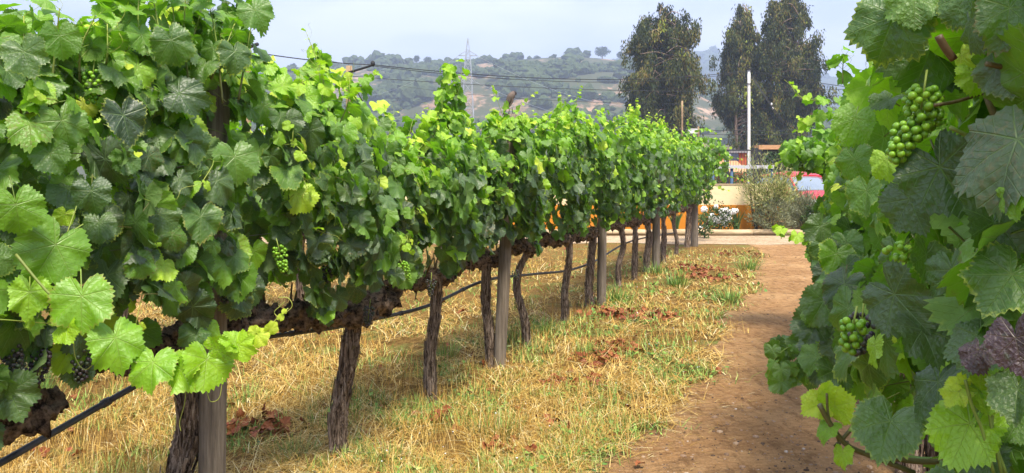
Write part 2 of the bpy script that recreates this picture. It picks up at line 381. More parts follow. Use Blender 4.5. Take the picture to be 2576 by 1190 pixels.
# grapes: berries packed round a hanging, slightly bent axis
def bunch(mb, top, ln, r, nb, br, rg, lean=(0, 0, 0), sub=2, mi=0):
    t = np.sort(rg.uniform(0, 1, nb)); rad = r*np.interp(t, [0, .2, .55, 1], [.55, 1, .75, .18])
    a = np.arange(nb)*2.399+rg.uniform(0, .5, nb)
    ax = np.array([0, 0, -1.])+np.array(lean); ax = ax/np.linalg.norm(ax); x = norm(np.cross(ax, [.3, .9, .1])); y = np.cross(ax, x)
    pos = np.array(top)+ax*(t*ln)[:, None]+(np.cos(a)*rad)[:, None]*x+(np.sin(a)*rad)[:, None]*y
    for _ in range(12):                 # push berries apart
        d = pos[:, None]-pos[None]; q = np.linalg.norm(d, axis=2)+np.eye(nb); ov = np.clip(2*br*.96-q, 0, None)*(1-np.eye(nb))
        pos += np.sum(d/q[..., None]*ov[..., None]*.35, axis=1)
    V, F = ICO[sub]; X, F2 = inst(V, F, pos, br*rg.uniform(.82, 1.1, nb))
    mb.add(X, F2, mi, rnd=np.repeat(rg.random(nb), len(V)))
    if ln > .045: add_tube(mb, np.array([np.array(top)-ax*ln*.35, np.array(top), np.array(top)+ax*ln*.8]), br*.28, 5, 1, tint=.8)

def vnoise(p, s): return mnoise.noise(Vector(p)*s)
def trunk_mesh(mb, pts, r0, r1, rg, seg=26, rings=70, ridge=.16):
    path = curve(pts, rings); ph = rg.uniform(0, 6, 6); tw = rg.uniform(-2.5, 2.5)
    for i in range(rings):
        z = i/rings; path[i] += np.array([math.sin(z*9+ph[0])*.010, math.sin(z*11+ph[1])*.008, 0])*(r0/.05)
    def rf(f, th):
        a = th+tw*f
        v = 1+ridge*.55*np.sin(5*a+ph[2]+2*np.sin(f*7))+ridge*.5*np.sin(9*a+ph[3]+3*np.sin(f*5+1))+ridge*.3*np.sin(13*a+f*9+ph[4])
        v += .10*np.sin(f*14+ph[5]+np.cos(a)*1.5)+.07*np.sin(f*31+2*np.sin(a*2+ph[1]))
        jit = np.array(rg.normal(0, .06, (rings, seg)))
        return np.maximum(v+jit, .5)
    f = np.linspace(0, 1, rings); rad = r0+(r1-r0)*f; rad = rad*(1+.45*np.exp(-f*18)*.8+.38*np.clip((f-.82)/.18, 0, 1))
    add_tube(mb, path, rad, seg, 0, rfun=rf)
    for k in range(int(60*ridge/.16)):  # peeling strips of bark
        i0 = rg.integers(2, rings-16); ln = rg.integers(6, 15); a = rg.uniform(0, 6.28); _, A, B = frames(path)
        idx = np.arange(i0, min(i0+ln, rings-1)); off = np.linspace(1.02, rg.uniform(1.08, 1.4), len(idx)); wd = rad[i0]*rg.uniform(.12, .25)
        c = path[idx]+(A[idx]*math.cos(a)+B[idx]*math.sin(a))*(rad[idx]*off)[:, None]*1.08; tan = (-A[idx]*math.sin(a)+B[idx]*math.cos(a))*wd
        V = np.concatenate([c-tan, c+tan]); m = len(idx); F = np.array([[j, j+1, m+j+1, m+j] for j in range(m-1)])
        mb.add(V, F, 0)
    return path
def snoise(rg, m, n, k1, k2, amp):       # smooth periodic noise on an m x n tube
    g = rg.normal(0, amp, (k1, k2)); a = np.linspace(0, k1-1, m); i0 = a.astype(int); i1 = np.minimum(i0+1, k1-1); f = (a-i0)[:, None]; f = f*f*(3-2*f)
    g = g[i0]*(1-f)+g[i1]*f; b = np.arange(n)/n*k2; j0 = b.astype(int); j1 = (j0+1) % k2; h = (b-j0)[None]; h = h*h*(3-2*h); return g[:, j0]*(1-h)+g[:, j1]*h
def cordon_mesh(mb, a, b, rg, r=.03, lumps=.5, n=80):
    path = curve([a, (np.array(a)*.6+np.array(b)*.4)+np.array([0, 0, rg.normal(0, .02)]), (np.array(a)*.3+np.array(b)*.7)+np.array([0, 0, rg.normal(0, .02)]), b], n)
    rad = r*(1+lumps*np.abs(np.sin(np.linspace(0, rg.uniform(7, 11), n)+rg.uniform(0, 3)))*rg.uniform(.6, 1.1, n)); ph = rg.uniform(0, 6, 4)
    jit = snoise(rg, n, 24, 22, 7, .2)+snoise(rg, n, 24, 40, 12, .10)+rg.normal(0, .03, (n, 24))
    add_tube(mb, path, rad, 24, 0, rfun=lambda f, th: 1+.16*np.sin(4*th+ph[0]+f*9)+.12*np.sin(7*th+ph[1]-f*14)+.1*np.sin(f*40+th)+jit)
    for i in range(6, n-4, max(6, n//9)):          # spurs: knobbly old pruning stubs
        p = path[i]; q = p+UP*rg.uniform(.03, .075)+U*rg.normal(0, .02)+NP*rg.normal(0, .02); rr = rad[i]*.62
        j2 = rg.normal(0, .12, (6, 9))
        add_tube(mb, curve([p, (p+q)/2+NP*rg.normal(0, .012), q], 6), np.array([1, .9, 1.05, 1.15, .95, .6])*rr, 9, 0, rfun=lambda f, th: 1+j2)
        if rg.random() < .8:
            e = q+UP*rg.uniform(.05, .12)+NP*rg.normal(0, .04)+U*rg.normal(0, .03); add_tube(mb, curve([q, e], 4), [.008, .007, .006, .005], 6, 1, tint=.1)
    for k in range(3):                  # dead tails hanging below
        i = rg.integers(3, n-3); p = path[i]; e = p-UP*rg.uniform(.05, .13)+U*rg.normal(0, .02)
        add_tube(mb, curve([p, (p+e)/2+NP*.01, e], 5), [.009, .008, .007, .004, .002], 5, 0)

# ---------------------------------------------------------------- near (left) row
LB = [('Z', None), ('A', (462, 1378)), ('B', (855, 1150)), ('C', (1088, 1010)), ('D', (1230, 925)), ('E', (1335, 870)), ('F', (1432, 815)),
      ('G', (1490, 770)), ('H', (1540, 722)), ('I', (1595, 705)), ('J', (1630, 685)), ('K', (1675, 660)), ('L', (1697, 640)), ('M', (1724, 622))]
base = []
for k, q in LB:
    if q is None: base.append((1.30, DL))
    else:
        s, d = sd_of(G(*q)); base.append((s, DL*.7+d*.3))
lab_left = ['nearest vine at the left edge, black lumpy arm, long pale shoot crossing the post',
 'vine whose thick ridged trunk stands against the nearest weathered post',
 'vine with a thick leaning trunk and heavy knotted arm, second trunk from the nearest post',
 'vine with a slim straight flaking trunk between the thick leaning one and the bird post',
 'vine with a twisted trunk pressed against the post that the bird sits on',
 'vine with a curved bare trunk bending over just right of the bird post',
 'vine with a short dark trunk leaning right, a red dead leaf hanging left of it',
 'vine with a broad trunk hugging the second post after the bird post',
 'thin crooked vine trunk right after the broad trunk and post pair',
 'vine with a pale blotched trunk before the third leaning post pair',
 'vine with a dark trunk against the grey post just before the end post',
 'small grey trunked vine just past the dark trunk and post pair',
 'thinnest dark vine trunk, last but one before the row end',
 'last vine of the row with leafy shoots reaching over the cream wall']
TOPN = {0: 1.93, 1: 2.12, 2: 1.96, 3: 1.97, 4: 2.04, 5: 2.08, 6: 2.16, 7: 2.2, 8: 2.26, 9: 2.3, 10: 2.32, 11: 2.3, 12: 2.28, 13: 2.28}
def frontd(px, off=.05): return 4208/(2034-px)-off
def hero(mb, px, py, Z, wpx, ang, tint, rg, yaw=0, pit=0, lod='hi', mi=0):
    """one big leaf: where its stalk joins, its width, the way its tip points and how it is turned"""
    p = P(px, py, Z); v = norm(np.array([0, 0, CAMH])-p); rt = norm(np.cross(UP, v)) * 1.0; rt = np.array([1., 0, 0]); up = UP
    T = rt*math.cos(R(ang))+up*math.sin(R(ang)); T = norm(T-v*np.dot(T, v)); X = np.cross(T, v)
    Nn = norm(v*math.cos(R(yaw))*math.cos(R(pit))+X*math.sin(R(yaw))-T*math.sin(R(pit))); T2 = norm(T*math.cos(R(pit))+v*math.sin(R(pit)))
    put_leaves(mb, p[None], T2[None], Nn[None], np.array([wpx*Z/FX/1.72]), np.array([tint]), lod, rg, True, mi=mi)
vines_left = []
def clump(mb, pc, hw0, hw1, h, n, size, t0, t1, lod, rg, lean=0):
    f = rg.uniform(0, 1, n)**1.1; w_ = hw0+(hw1-hw0)*f; a = rg.uniform(0, 6.28, n); q = np.sqrt(rg.uniform(.15, 1, n))
    o = U[None]*(np.cos(a)*w_*q)[:, None]+NP[None]*(np.sin(a)*w_*q*.8)[:, None]; pos = np.array(pc)+o+UP*(f*h)[:, None]+U*(lean*f)[:, None]
    out = norm(o+1e-4); Nn = norm(out*.8+UP*.6+rg.normal(0, .4, (n, 3))); T = norm(-UP*.8+out*.5+rg.normal(0, .35, (n, 3)))
    put_leaves(mb, pos, T, Nn, rg.uniform(size*.75, size*1.1, n)*(1-.35*f), np.clip(t0+(t1-t0)*f+rg.normal(0, .12, n), 0, 1), lod, rg, True)
def clump_px(mb, px, y0, y1, hw, n, size, t0, t1, lod, rg, tipw=.2, dz=0):
    Z = 4941/(2034-px)+dz; a = P(px, y0, Z); b = P(px, y1, Z); k = Z/FX; clump(mb, a, hw*k, hw*k*tipw, b[2]-a[2], n, size, t0, t1, lod, rg, (b-a)[0])
for i, (s, d) in enumerate(base):
    rg = np.random.default_rng(100+i)
    p0 = row(s, d, 0); ob = empty('grapevine', tuple(p0), lab_left[i], 'grapevine', 'vines of the row left of the path'); ch = Child(ob); vines_left.append(ob)
    lod = 'hi' if i <= 2 else ('mid' if i <= 6 else 'lo')
    cz = [.80, .92, .85, .90, .93, .96, .93, .92, .92, .90, .90, .90, .90, .9][i]
    r = [.045, .052, .046, .037, .037, .031, .034, .045, .033, .037, .045, .040, .032, .05][i]
    lean = {1: (.0, .03), 2: (.13, .0), 3: (.02, .01), 4: (-.02, 0), 5: (-.02, 0), 6: (.05, 0), 7: (.02, 0), 8: (.03, 0)}.get(i, (rg.normal(0, .03), 0))
    top = p0+U*0+np.array([lean[0], lean[1], cz])
    if i == 5: pts = [p0, p0+[-.03, 0, .25], p0+[-.09, 0, .5], p0+[-.07, 0, .72], p0+[.03, 0, cz-.03]]
    elif i == 2: pts = [p0, p0+[-.005, 0, .25], p0+[.035, 0, .5], p0+[.08, 0, .72], top]
    else: pts = [p0, p0+np.array([rg.normal(0, .02), 0, .3]), p0+np.array([lean[0]*.6+rg.normal(0, .02), lean[1]*.6, .6]), top]
    pts = [np.array(pts[0])-UP*.03]+[np.array(q) for q in pts[1:]]
    mb = MB(); trunk_mesh(mb, pts, r*1.05, r*.92, rg, rings=70 if i < 8 else 36, seg=26 if i < 8 else 16); ch.build(mb, 'trunk', [BARK, STEM])
    s_prev = base[i-1][0] if i else s-1.1; s_next = base[i+1][0] if i < len(base)-1 else s+.75
    sa, sb = (s+s_prev)/2, (s+s_next)/2
    mb = MB(); tp = np.array(pts[-1])-UP*.02
    cordon_mesh(mb, tp, row(sa+.03, DL, cz+rg.normal(0, .02)), rg, .042 if i < 3 else .034, .8)
    cordon_mesh(mb, tp, row(sb-.03, DL, cz+rg.normal(0, .02)), rg, .042 if i < 3 else .034, .8)
    ch.build(mb, 'cordon', [CORD, STEM])
    # foliage
    zt0 = TOPN[i]; ph = rg.uniform(0, 6, 3)
    jag = .05 if i < 2 else .20; sc_ = (sa+sb)/2; wd_ = sb-sa
    zt = lambda q, zt0=zt0, ph=ph, sc_=sc_, wd_=wd_, jag=jag: zt0+.09+.08*np.sin(q*5+ph[0])+.07*np.sin(q*13+ph[1])-jag*(2*np.abs(q-sc_)/wd_)**2*1.6
    zb = lambda q, cz=cz, ph=ph: cz+.15+.07*np.sin(q*6+ph[2])+.07*np.sin(q*15+ph[0])
    n = [520, 600, 580, 580, 560, 560, 560, 560, 600, 540, 540, 600, 600, 680][i]
    mb = MB(); e0, e1 = sa-.06, sb+.06
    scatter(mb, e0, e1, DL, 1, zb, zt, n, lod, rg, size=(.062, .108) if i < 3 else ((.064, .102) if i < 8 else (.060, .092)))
    # shoots above the canopy and laterals pushing out of the face
    for k in range(10 if i > 4 else 7):
        q = rg.uniform(e0, e1); h = rg.uniform(.12, .36) if i not in (2, 3, 4) else rg.uniform(.06, .18); z0 = zt(np.array([q]))[0]-.12; dd = DL+rg.uniform(-.15, .2)
        a = row(q, dd, z0); b = a+UP*h*.6+NP*rg.normal(0, .04)+U*rg.normal(0, .05); c = b+UP*h*.45+NP*rg.normal(.02, .08)+U*rg.normal(0, .08)
        shoot(mb, [a, b, c], int(4+h*16), .066, .022, .45, .95, lod, rg)
    for k in range(6):
        q = rg.uniform(e0, e1); z0 = rg.uniform(cz+.25, zt0-.1); a = row(q, DL+.2, z0); o = rg.uniform(.12, .28)
        b = a+NP*o*.7+UP*.03; c = a+NP*o+U*rg.normal(0, .1)+UP*rg.uniform(-.12, .08)
        shoot(mb, [a, b, c], 5, .062, .026, .35, .9, lod, rg, out=NP)
    if i == 1:       # the tall growth that leaves the picture at the top left
        for (x0, y0, x1, y1, nl) in ((340, 260, 300, 20, 9), (420, 240, 380, -30, 10), (480, 250, 470, -60, 11), (560, 260, 520, -20, 10), (600, 250, 640, 20, 8), (530, 200, 590, 60, 7), (440, 150, 430, -40, 8), (380, 200, 350, -40, 8)):
            Z = frontd(x0, -.1); a, b = P(x0, y0, Z), P(x1, y1, Z+rg.normal(0, .08))
            shoot(mb, [a, (a+b)/2+rg.normal(0, .015, 3), b], nl, .075, .060, .32, .55, lod, rg, rad=.005, out=NP*.6)
        clump_px(mb, 430, 250, -40, 120, 75, .10, .2, .45, lod, rg, .8); clump_px(mb, 560, 260, -20, 85, 60, .095, .2, .45, lod, rg, .6)
        for h in ((640, 25, 105, -60, .38), (430, 100, 120, -70, .28), (590, 130, 100, -80, .25), (310, 290, 140, -75, .06), (265, 400, 150, -60, .04), (450, 235, 125, -10, .15), (590, 395, 130, -80, .40), (505, 545, 120, -90, .3), (250, 560, 90, -95, .25)):
            hero(mb, h[0], h[1], frontd(h[0], .06), h[2], h[3], h[4], rg, yaw=rg.uniform(-30, 30), pit=rg.uniform(-10, 30))
    if i == 0:
        for (x0, y0, x1, y1, nl) in ((60, 240, 60, 40, 7), (130, 220, 150, 20, 8), (200, 230, 240, 40, 7), (250, 250, 270, 60, 7), (20, 230, -20, 30, 7)):
            Z = frontd(x0, -.12); a, b = P(x0, y0, Z), P(x1, y1, Z+rg.normal(0, .06))
            shoot(mb, [a, (a+b)/2+rg.normal(0, .015, 3), b], nl, .070, .055, .30, .6, lod, rg, rad=.005, out=NP*.6)
        clump_px(mb, 60, 260, 40, 90, 42, .098, .22, .45, lod, rg, .9); clump_px(mb, 200, 260, 60, 90, 42, .098, .22, .45, lod, rg, .8)
        for h in ((60, 130, 120, -70, .25), (150, 90, 110, -80, .4), (40, 515, 135, -80, .5), (140, 615, 185, -120, .48), (75, 735, 120, -95, .66), (230, 480, 100, -80, .2)):
            hero(mb, h[0], h[1], frontd(h[0], .12), h[2], h[3], h[4], rg, yaw=rg.uniform(-25, 25), pit=rg.uniform(-5, 30))
    if i == 2:
        for (x0, y0, x1, y1, nl, s0) in ((830, 300, 770, 80, 11, .062), (740, 330, 760, 190, 7, .06), (850, 320, 880, 200, 7, .062), (800, 330, 800, 170, 8, .064)):
            Z = frontd(x0, -.12); a, b = P(x0, y0, Z), P(x1, y1, Z)
            shoot(mb, [a, (a+b)/2+[.02, 0, 0], b], nl, s0, .016 if nl > 10 else .035, .45, .98, lod, rg, rad=.004)
    if i == 2: clump_px(mb, 795, 370, 130, 85, 90, .085, .3, .75, lod, rg, .25); clump_px(mb, 720, 370, 260, 45, 26, .08, .3, .6, lod, rg, .5)
    if i == 3:
        clump_px(mb, 1128, 340, 160, 55, 60, .078, .35, .75, lod, rg, .4)
        for (x0, y0, x1, y1, nl) in ((1120, 330, 1165, 165, 10), (1100, 340, 1110, 240, 7), (1140, 330, 1130, 230, 7)):
            Z = 4941/(2034-x0); a, b = P(x0, y0, Z), P(x1, y1, Z); shoot(mb, [a, (a+b)/2+[.02, 0, 0], b], nl, .066, .045, .42, .8, lod, rg)
    if i == 4:
        clump_px(mb, 1292, 345, 292, 40, 46, .075, .5, .85, lod, rg, .8, -.78); clump_px(mb, 1240, 330, 285, 30, 20, .075, .5, .85, lod, rg, .6)
        a, b = P(1275, 320, 6.05), P(1245, 235, 6.0); shoot(mb, [a, (a+b)/2, b], 5, .062, .05, .55, .9, lod, rg)
    if i == 7: clump_px(mb, 1415, 320, 262, 40, 30, .075, .5, .85, lod, rg, .4)
    if i == 9:
        clump_px(mb, 1598, 345, 265, 34, 55, .08, .5, .9, lod, rg, .4)
        a, b = P(1590, 320, 11.2), P(1602, 250, 11.2); shoot(mb, [a, (a+b)/2, b], 9, .07, .03, .6, 1, lod, rg)
    if i in (8, 10, 11):
        for k in range(3):
            q = rg.uniform(e0, e1); a = row(q, DL+.1, zt0-.1); b = a+UP*rg.uniform(.3, .45)+NP*rg.normal(0, .06); shoot(mb, [a, (a+b)/2+NP*.02, b], 7, .07, .03, .6, 1, lod, rg)
    if i == 13:      # shoots that lean out past the end of the row
        Z = 17.2
        for (x0, y0, x1, y1, nl) in ((1750, 330, 1800, 335, 9), (1760, 380, 1835, 372, 10), (1760, 400, 1865, 400, 9), (1750, 440, 1880, 455, 10), (1770, 420, 1850, 425, 9), (1750, 360, 1810, 350, 8), (1740, 460, 1830, 480, 8), (1780, 400, 1800, 460, 7), (1800, 380, 1835, 400, 7)):
            a, b = P(x0, y0, Z), P(x1, y1, Z); shoot(mb, [a, (a+b)/2+UP*.06, b], nl, .085, .04, .5, .95, lod, rg, rad=.006)
        for k in range(170):
            t = rg.random(); x = 1745+t*85; y = 345+rg.random()*130*(1-.25*t)+10*t; pz = P(x, y, Z+rg.normal(0, .22))
            put_leaves(mb, pz[None], norm(-UP+rg.normal(0, .4, 3))[None], norm(NP*.5+UP*.6+rg.normal(0, .4, 3)-np.array([0, .5, 0]))[None], rg.uniform(.07, .095), .2+.45*rg.random(), 'lo', rg, False)
    ch.build(mb, 'foliage', [LEAF, STEM])
    # grape bunches
    spots = {0: [(30, 890, 'm'), (100, 880, 'p'), (60, 925, 'p'), (205, 880, 'm'), (20, 860, 'm'), (235, 175, 'g')],
             1: [(700, 620, 'g'), (560, 700, 'm')], 2: [(830, 660, 'm'), (925, 580, 'g'), (930, 770, 'm'), (1010, 660, 'g')], 3: [(1085, 700, 'm')], 4: [(1295, 680, 'm')],
             5: [(1340, 600, 'm')], 6: [(1475, 560, 'g')]}.get(i, [])
    for (x, y, kk) in spots:
        Z = frontd(x, -.08 if kk == 'g' else -.2) if i < 3 else 4450/(2034-x)
        mb = MB(); nb = 46 if i < 4 else 26
        bunch(mb, P(x, y, Z), .105 if nb > 40 else .09, .030, nb, .0074, rg, (rg.normal(.1, .2), 0, 0), 2 if i < 3 else 1)
        o = ch.build(mb, 'grape_bunch', [{'g': GRG, 'p': GRP, 'm': GRM}[kk], STEM])
        o['label'] = {'g': 'bunch of unripe green grapes', 'p': 'bunch of dark purple grapes', 'm': 'bunch of grapes just turning colour'}[kk]
# pale shoot that hangs out of the nearest vine and crosses in front of the post
rg = np.random.default_rng(55); mb = MB(); Zs = 2.05
sp = [P(40, 640, 2.0), P(120, 735, 2.0), P(240, 850, 2.02), P(380, 925, 2.06), P(540, 925, 2.1), P(600, 880, 2.12), P(660, 835, 2.14), P(725, 775, 2.16)]
pth = curve(sp, 40); add_tube(mb, pth, np.linspace(.004, .0012, 40), 6, 1, tint=np.repeat(np.linspace(.5, 1, 40), 6).tolist()+[.5, 1])
for h in ((205, 745, 175, -92, .56, 15, 10), (165, 820, 95, -85, .74, 55, 30), (290, 850, 165, -75, .60, -10, 12), (385, 912, 135, -100, .62, 25, 20), (455, 930, 120, -60, .66, 45, 35), (520, 905, 140, -95, .68, -20, 12), (545, 880, 90, 10, .74, 25, 25), (600, 868, 85, -20, .80, 10, 35), (590, 860, 70, 170, .72, 30, 30), (650, 845, 52, -50, .97, 10, 20), (680, 828, 42, 40, 1.0, 20, 10), (640, 835, 36, 130, .97, 0, 10), (705, 800, 22, 60, 1., 0, 0), (715, 785, 16, 100, 1., 0, 0)):
    hero(mb, h[0], h[1], Zs+(h[0]-300)*.0002-.02, h[2], h[3], h[4], rg, h[5], h[6])
for (a, b, c, d) in (((290, 890), (330, 880), (300, 940), (260, 905)), ((300, 890), (250, 900), (270, 860), (210, 880)), ((250, 900), (215, 930), (190, 900), (185, 850)), ((470, 925), (465, 1010), (452, 1060), (455, 1085)), ((560, 950), (552, 1000), (530, 1010), (520, 985)), ((640, 900), (700, 935), (740, 980), (760, 960)), ((715, 790), (735, 770), (725, 750), (700, 748)), ((700, 800), (690, 785), (705, 770), (715, 760))):
    add_tube(mb, curve([P(*q, 2.08) for q in (a, b, c, d)], 16), .0011, 4, 1, tint=1.0)
Child(vines_left[0]).build(mb, 'shoot', [LEAF, STEM])['label'] = 'pale green shoot with big soft leaves and curling tendrils'

# ---------------------------------------------------------------- row behind (seen through gaps and over the top)
for i in range(9):
    rg = np.random.default_rng(300+i); Z = 5.2+1.12*i; s = (Z+DB*U[0])/U[1]; p0 = row(s, DB, 0)
    ob = empty('grapevine', tuple(p0), 'vine of the second row, mostly hidden behind the near row', 'grapevine', 'vines of the second row'); ch = Child(ob)
    mb = MB(); trunk_mesh(mb, [p0-UP*.03, p0+[rg.normal(0, .02), 0, .4], p0+[rg.normal(0, .03), 0, .88]], .045, .04, rg, 14, 26); ch.build(mb, 'trunk', [BARK, STEM])
    mb = MB(); cordon_mesh(mb, row(s-.5, DB, .9), row(s+.5, DB, .9), rg, .03, .7, 24); ch.build(mb, 'cordon', [CORD, STEM])
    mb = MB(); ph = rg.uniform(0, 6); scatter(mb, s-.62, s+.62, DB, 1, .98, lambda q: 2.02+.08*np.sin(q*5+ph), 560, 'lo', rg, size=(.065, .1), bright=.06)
    for k in range(5):
        q = s+rg.uniform(-.6, .6); a = row(q, DB, 1.95); b = a+UP*rg.uniform(.15, .35)+U*rg.normal(0, .06); shoot(mb, [a, (a+b)/2, b], 6, .07, .03, .5, .95, 'lo', rg)
    ch.build(mb, 'foliage', [LEAF, STEM])

# ---------------------------------------------------------------- right row
lab_right = ['nearest vine at the right edge, huge leaves and a hanging bunch of bright green grapes',
 'vine behind the nearest right hand one, pale shoot reaching over the path low down',
 'vine with a low clump of scalloped leaves hanging over the path edge',
 'right hand vine with a thin tip sticking out level with the stay wires',
 'right hand vine with one bright shoot poking out above the white roses',
 'right hand vine just before the end, partly behind its neighbour',
 'last vine of the right hand row, its top flopping over towards the red car']
RS = [1.15, 2.25, 3.35, 4.45, 5.55, 6.65, 7.75]
camp = np.array([0, 0, CAMH])
for i, s in enumerate(RS):
    rg = np.random.default_rng(500+i); p0 = row(s, DR, 0); ob = empty('grapevine', tuple(p0), lab_right[i], 'grapevine', 'vines of the row right of the path'); ch = Child(ob)
    mb = MB(); trunk_mesh(mb, [p0-UP*.03, p0+[rg.normal(0, .02), 0, .4], p0+[rg.normal(0, .03), 0, .86]], .055, .05, rg, 22, 50); ch.build(mb, 'trunk', [BARK, STEM])
    mb = MB(); cordon_mesh(mb, row(s, DR, .86), row(s-.55, DR-.03, .9), rg, .035, .8); cordon_mesh(mb, row(s, DR, .86), row(s+.55, DR, .9), rg, .035, .8); ch.build(mb, 'cordon', [CORD, STEM])
    lod = 'hi' if i <= 2 else 'mid'
    mb = MB(); ph = rg.uniform(0, 6, 3); zt0 = 2.3 if i == 0 else (2.12 if i < 3 else 2.0)
    def keep(pos, sz):
        dd = np.linalg.norm(pos-camp, axis=1); d_ = pos[:, :2] @ NP[:2]
        # the face of the row clears the photographer's shoulder
        return (dd > .88) & ~((d_ < .13) & (pos[:, 1] < 1.6)) & (d_ > np.where(pos[:, 2] > 1.35, .115, .05)+sz*.45)
    e0 = s-.62 if i else .35
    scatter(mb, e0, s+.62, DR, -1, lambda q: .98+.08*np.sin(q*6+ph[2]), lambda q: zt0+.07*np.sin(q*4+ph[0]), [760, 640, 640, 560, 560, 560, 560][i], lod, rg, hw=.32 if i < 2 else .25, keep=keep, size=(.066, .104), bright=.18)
    for k in range(6):
        q = rg.uniform(e0, s+.6); h = rg.uniform(.12, .3); a = row(q, DR-.1, zt0-.1); c = a+UP*h-NP*rg.uniform(0, .12)
        if min(np.linalg.norm(c-camp), np.linalg.norm(a-camp)) > 1.15: shoot(mb, [a, (a+c)/2, c], int(4+h*16), .066, .022, .4, .9, lod, rg)
    for k in range(5 if i else 0):
        q = rg.uniform(e0, s+.6); z0 = rg.uniform(1.1, zt0-.1); a = row(q, DR-.22, z0); c = a-NP*(rg.uniform(.08, .2) if i < 3 else rg.uniform(.0, .05))+UP*rg.uniform(-.1, .1)+U*rg.normal(0, .08)
        shoot(mb, [a, (a+c)/2+UP*.02, c], 5, .06, .028, .4, .9, lod, rg, out=-NP)
    if i == 0:
        for h in ((2250, 40, .92, 215, -115, .16, 10, 10), (2340, 120, .95, 230, -105, .10, -15, 15), (2235, 250, 1.0, 95, -150, .15, 40, 30), (2440, 60, .8, 150, -80, .03, 50, 15), (2365, 420, .9, 240, -60, .06, 10, 10),
                  (2560, 350, .72, 330, -115, .04, 25, 20), (2455, 185, .85, 100, -100, .72, -10, 15), (2420, 140, .86, 80, -50, .85, 30, 30), (2250, 740, .95, 210, -50, .05, 20, 15), (2395, 680, .88, 180, -80, .17, 20, 10),
                  (2545, 690, .75, 230, -125, .22, 10, 15), (2330, 640, .95, 150, -90, .14, -30, 15), (2560, 480, .7, 130, -110, .5, 30, 20), (2500, 560, .8, 190, -90, .08, -20, 20), (2290, 500, 1.0, 180, -70, .08, 20, 15),
                  (2200, 60, 1.02, 120, -100, .4, 20, 30), (2300, -10, .9, 160, -90, .3, 0, 20), (2430, -10, .85, 170, -70, .2, 20, 20), (2540, 20, .75, 190, -100, .18, -10, 20), (2530, 150, .78, 180, -90, .1, 20, 20),
                  (2230, 400, 1.1, 110, -80, .7, 10, 20), (2180, 480, 1.3, 130, -95, .35, 30, 10), (2150, 300, 1.35, 120, -110, .42, 0, 15), (2150, 400, 1.4, 110, -80, .36, 20, 10), (2360, 960, .9, 190, -100, .12, 30, 20),
                  (2240, 1060, .95, 190, -110, .2, 10, 20), (2320, 830, .92, 170, -60, .04, -20, 20), (2200, 870, 1.1, 95, -95, .72, 45, 10), (2470, 850, .8, 170, -120, .15, 20, 20), (2560, 980, .75, 170, -100, .12, 20, 20), (2480, 1150, .85, 170, -90, .1, 20, 20)):
            hero(mb, h[0], h[1], h[2], h[3], h[4], h[5]*.9+.12, rg, h[6]*1.5, h[7]*1.4)
        hero(mb, 2555, 850, .70, 165, -80, .1, rg, 20, 5, mi=2); hero(mb, 2460, 880, .74, 110, -110, .1, rg, 30, 20, mi=2); hero(mb, 2505, 175, .8, 50, -90, .1, rg, 60, 10, mi=2)
        for (x0, y0, x1, y1, Z, rr, tt) in ((2360, 90, 2400, 150, .83, .0045, .0), (2350, 265, 2470, 235, .88, .0022, .15), (2390, 320, 2510, 370, .86, .0025, .6), (2480, 235, 2576, 480, .86, .004, .2), (2576, 170, 2480, 160, .78, .003, .2)):
            add_tube(mb, curve([P(x0, y0, Z), P((x0+x1)/2, (y0+y1)/2+4, Z), P(x1, y1, Z)], 8), rr, 7, 1, tint=tt)
    if i == 1:   # pale shoot low over the path, and a second one beside it
        for (x, y, Z, wd, an, tt, ya, pi_) in ((2062, 1018, 1.15, 95, 200, .92, 20, 35), (2100, 1022, 1.13, 120, 10, .88, 20, 50), (2078, 985, 1.14, 50, 60, .95, 20, 20), (2085, 1075, 1.12, 80, -120, .62, 45, 25), (2120, 1140, 1.1, 70, -90, .8, 30, 15), (2190, 1050, 1.1, 70, 20, .75, 20, 30),
                                               (2440, 1065, .82, 210, -115, .70, 15, 20), (2412, 985, .82, 90, -130, .95, 25, 20), (2465, 985, .8, 150, 10, .66, 25, 35), (2430, 955, .8, 45, 90, .95, 20, 20), (2405, 965, .8, 40, 170, .95, 20, 20), (2480, 1080, .84, 90, -60, .7, 10, 20), (2560, 1060, .8, 110, -120, .35, 10, 20)):
            hero(mb, x, y, Z, wd, an, tt, rg, ya, pi_)
        for q, rr in (([(2300, 1190), (2200, 1150), (2130, 1120), (2085, 1060), (2062, 1018)], .0042), ([(2100, 1125), (2140, 1080), (2165, 1035)], .003), ([(2110, 1110), (2085, 1050), (2080, 990)], .002), ([(2190, 1140), (2300, 1160), (2420, 1160), (2576, 1155)], .0045)):
            add_tube(mb, curve([P(*z, 1.12) for z in q], 14), rr, 7, 1, tint=.35)
        for q in ([(2500, 1190), (2470, 1080), (2445, 1020), (2428, 955)], [(2530, 1190), (2500, 1100), (2485, 1010)], [(2576, 960), (2530, 990), (2495, 1060), (2520, 1190)]):
            add_tube(mb, curve([P(*z, .8) for z in q], 14), .0018, 6, 1, tint=.65)
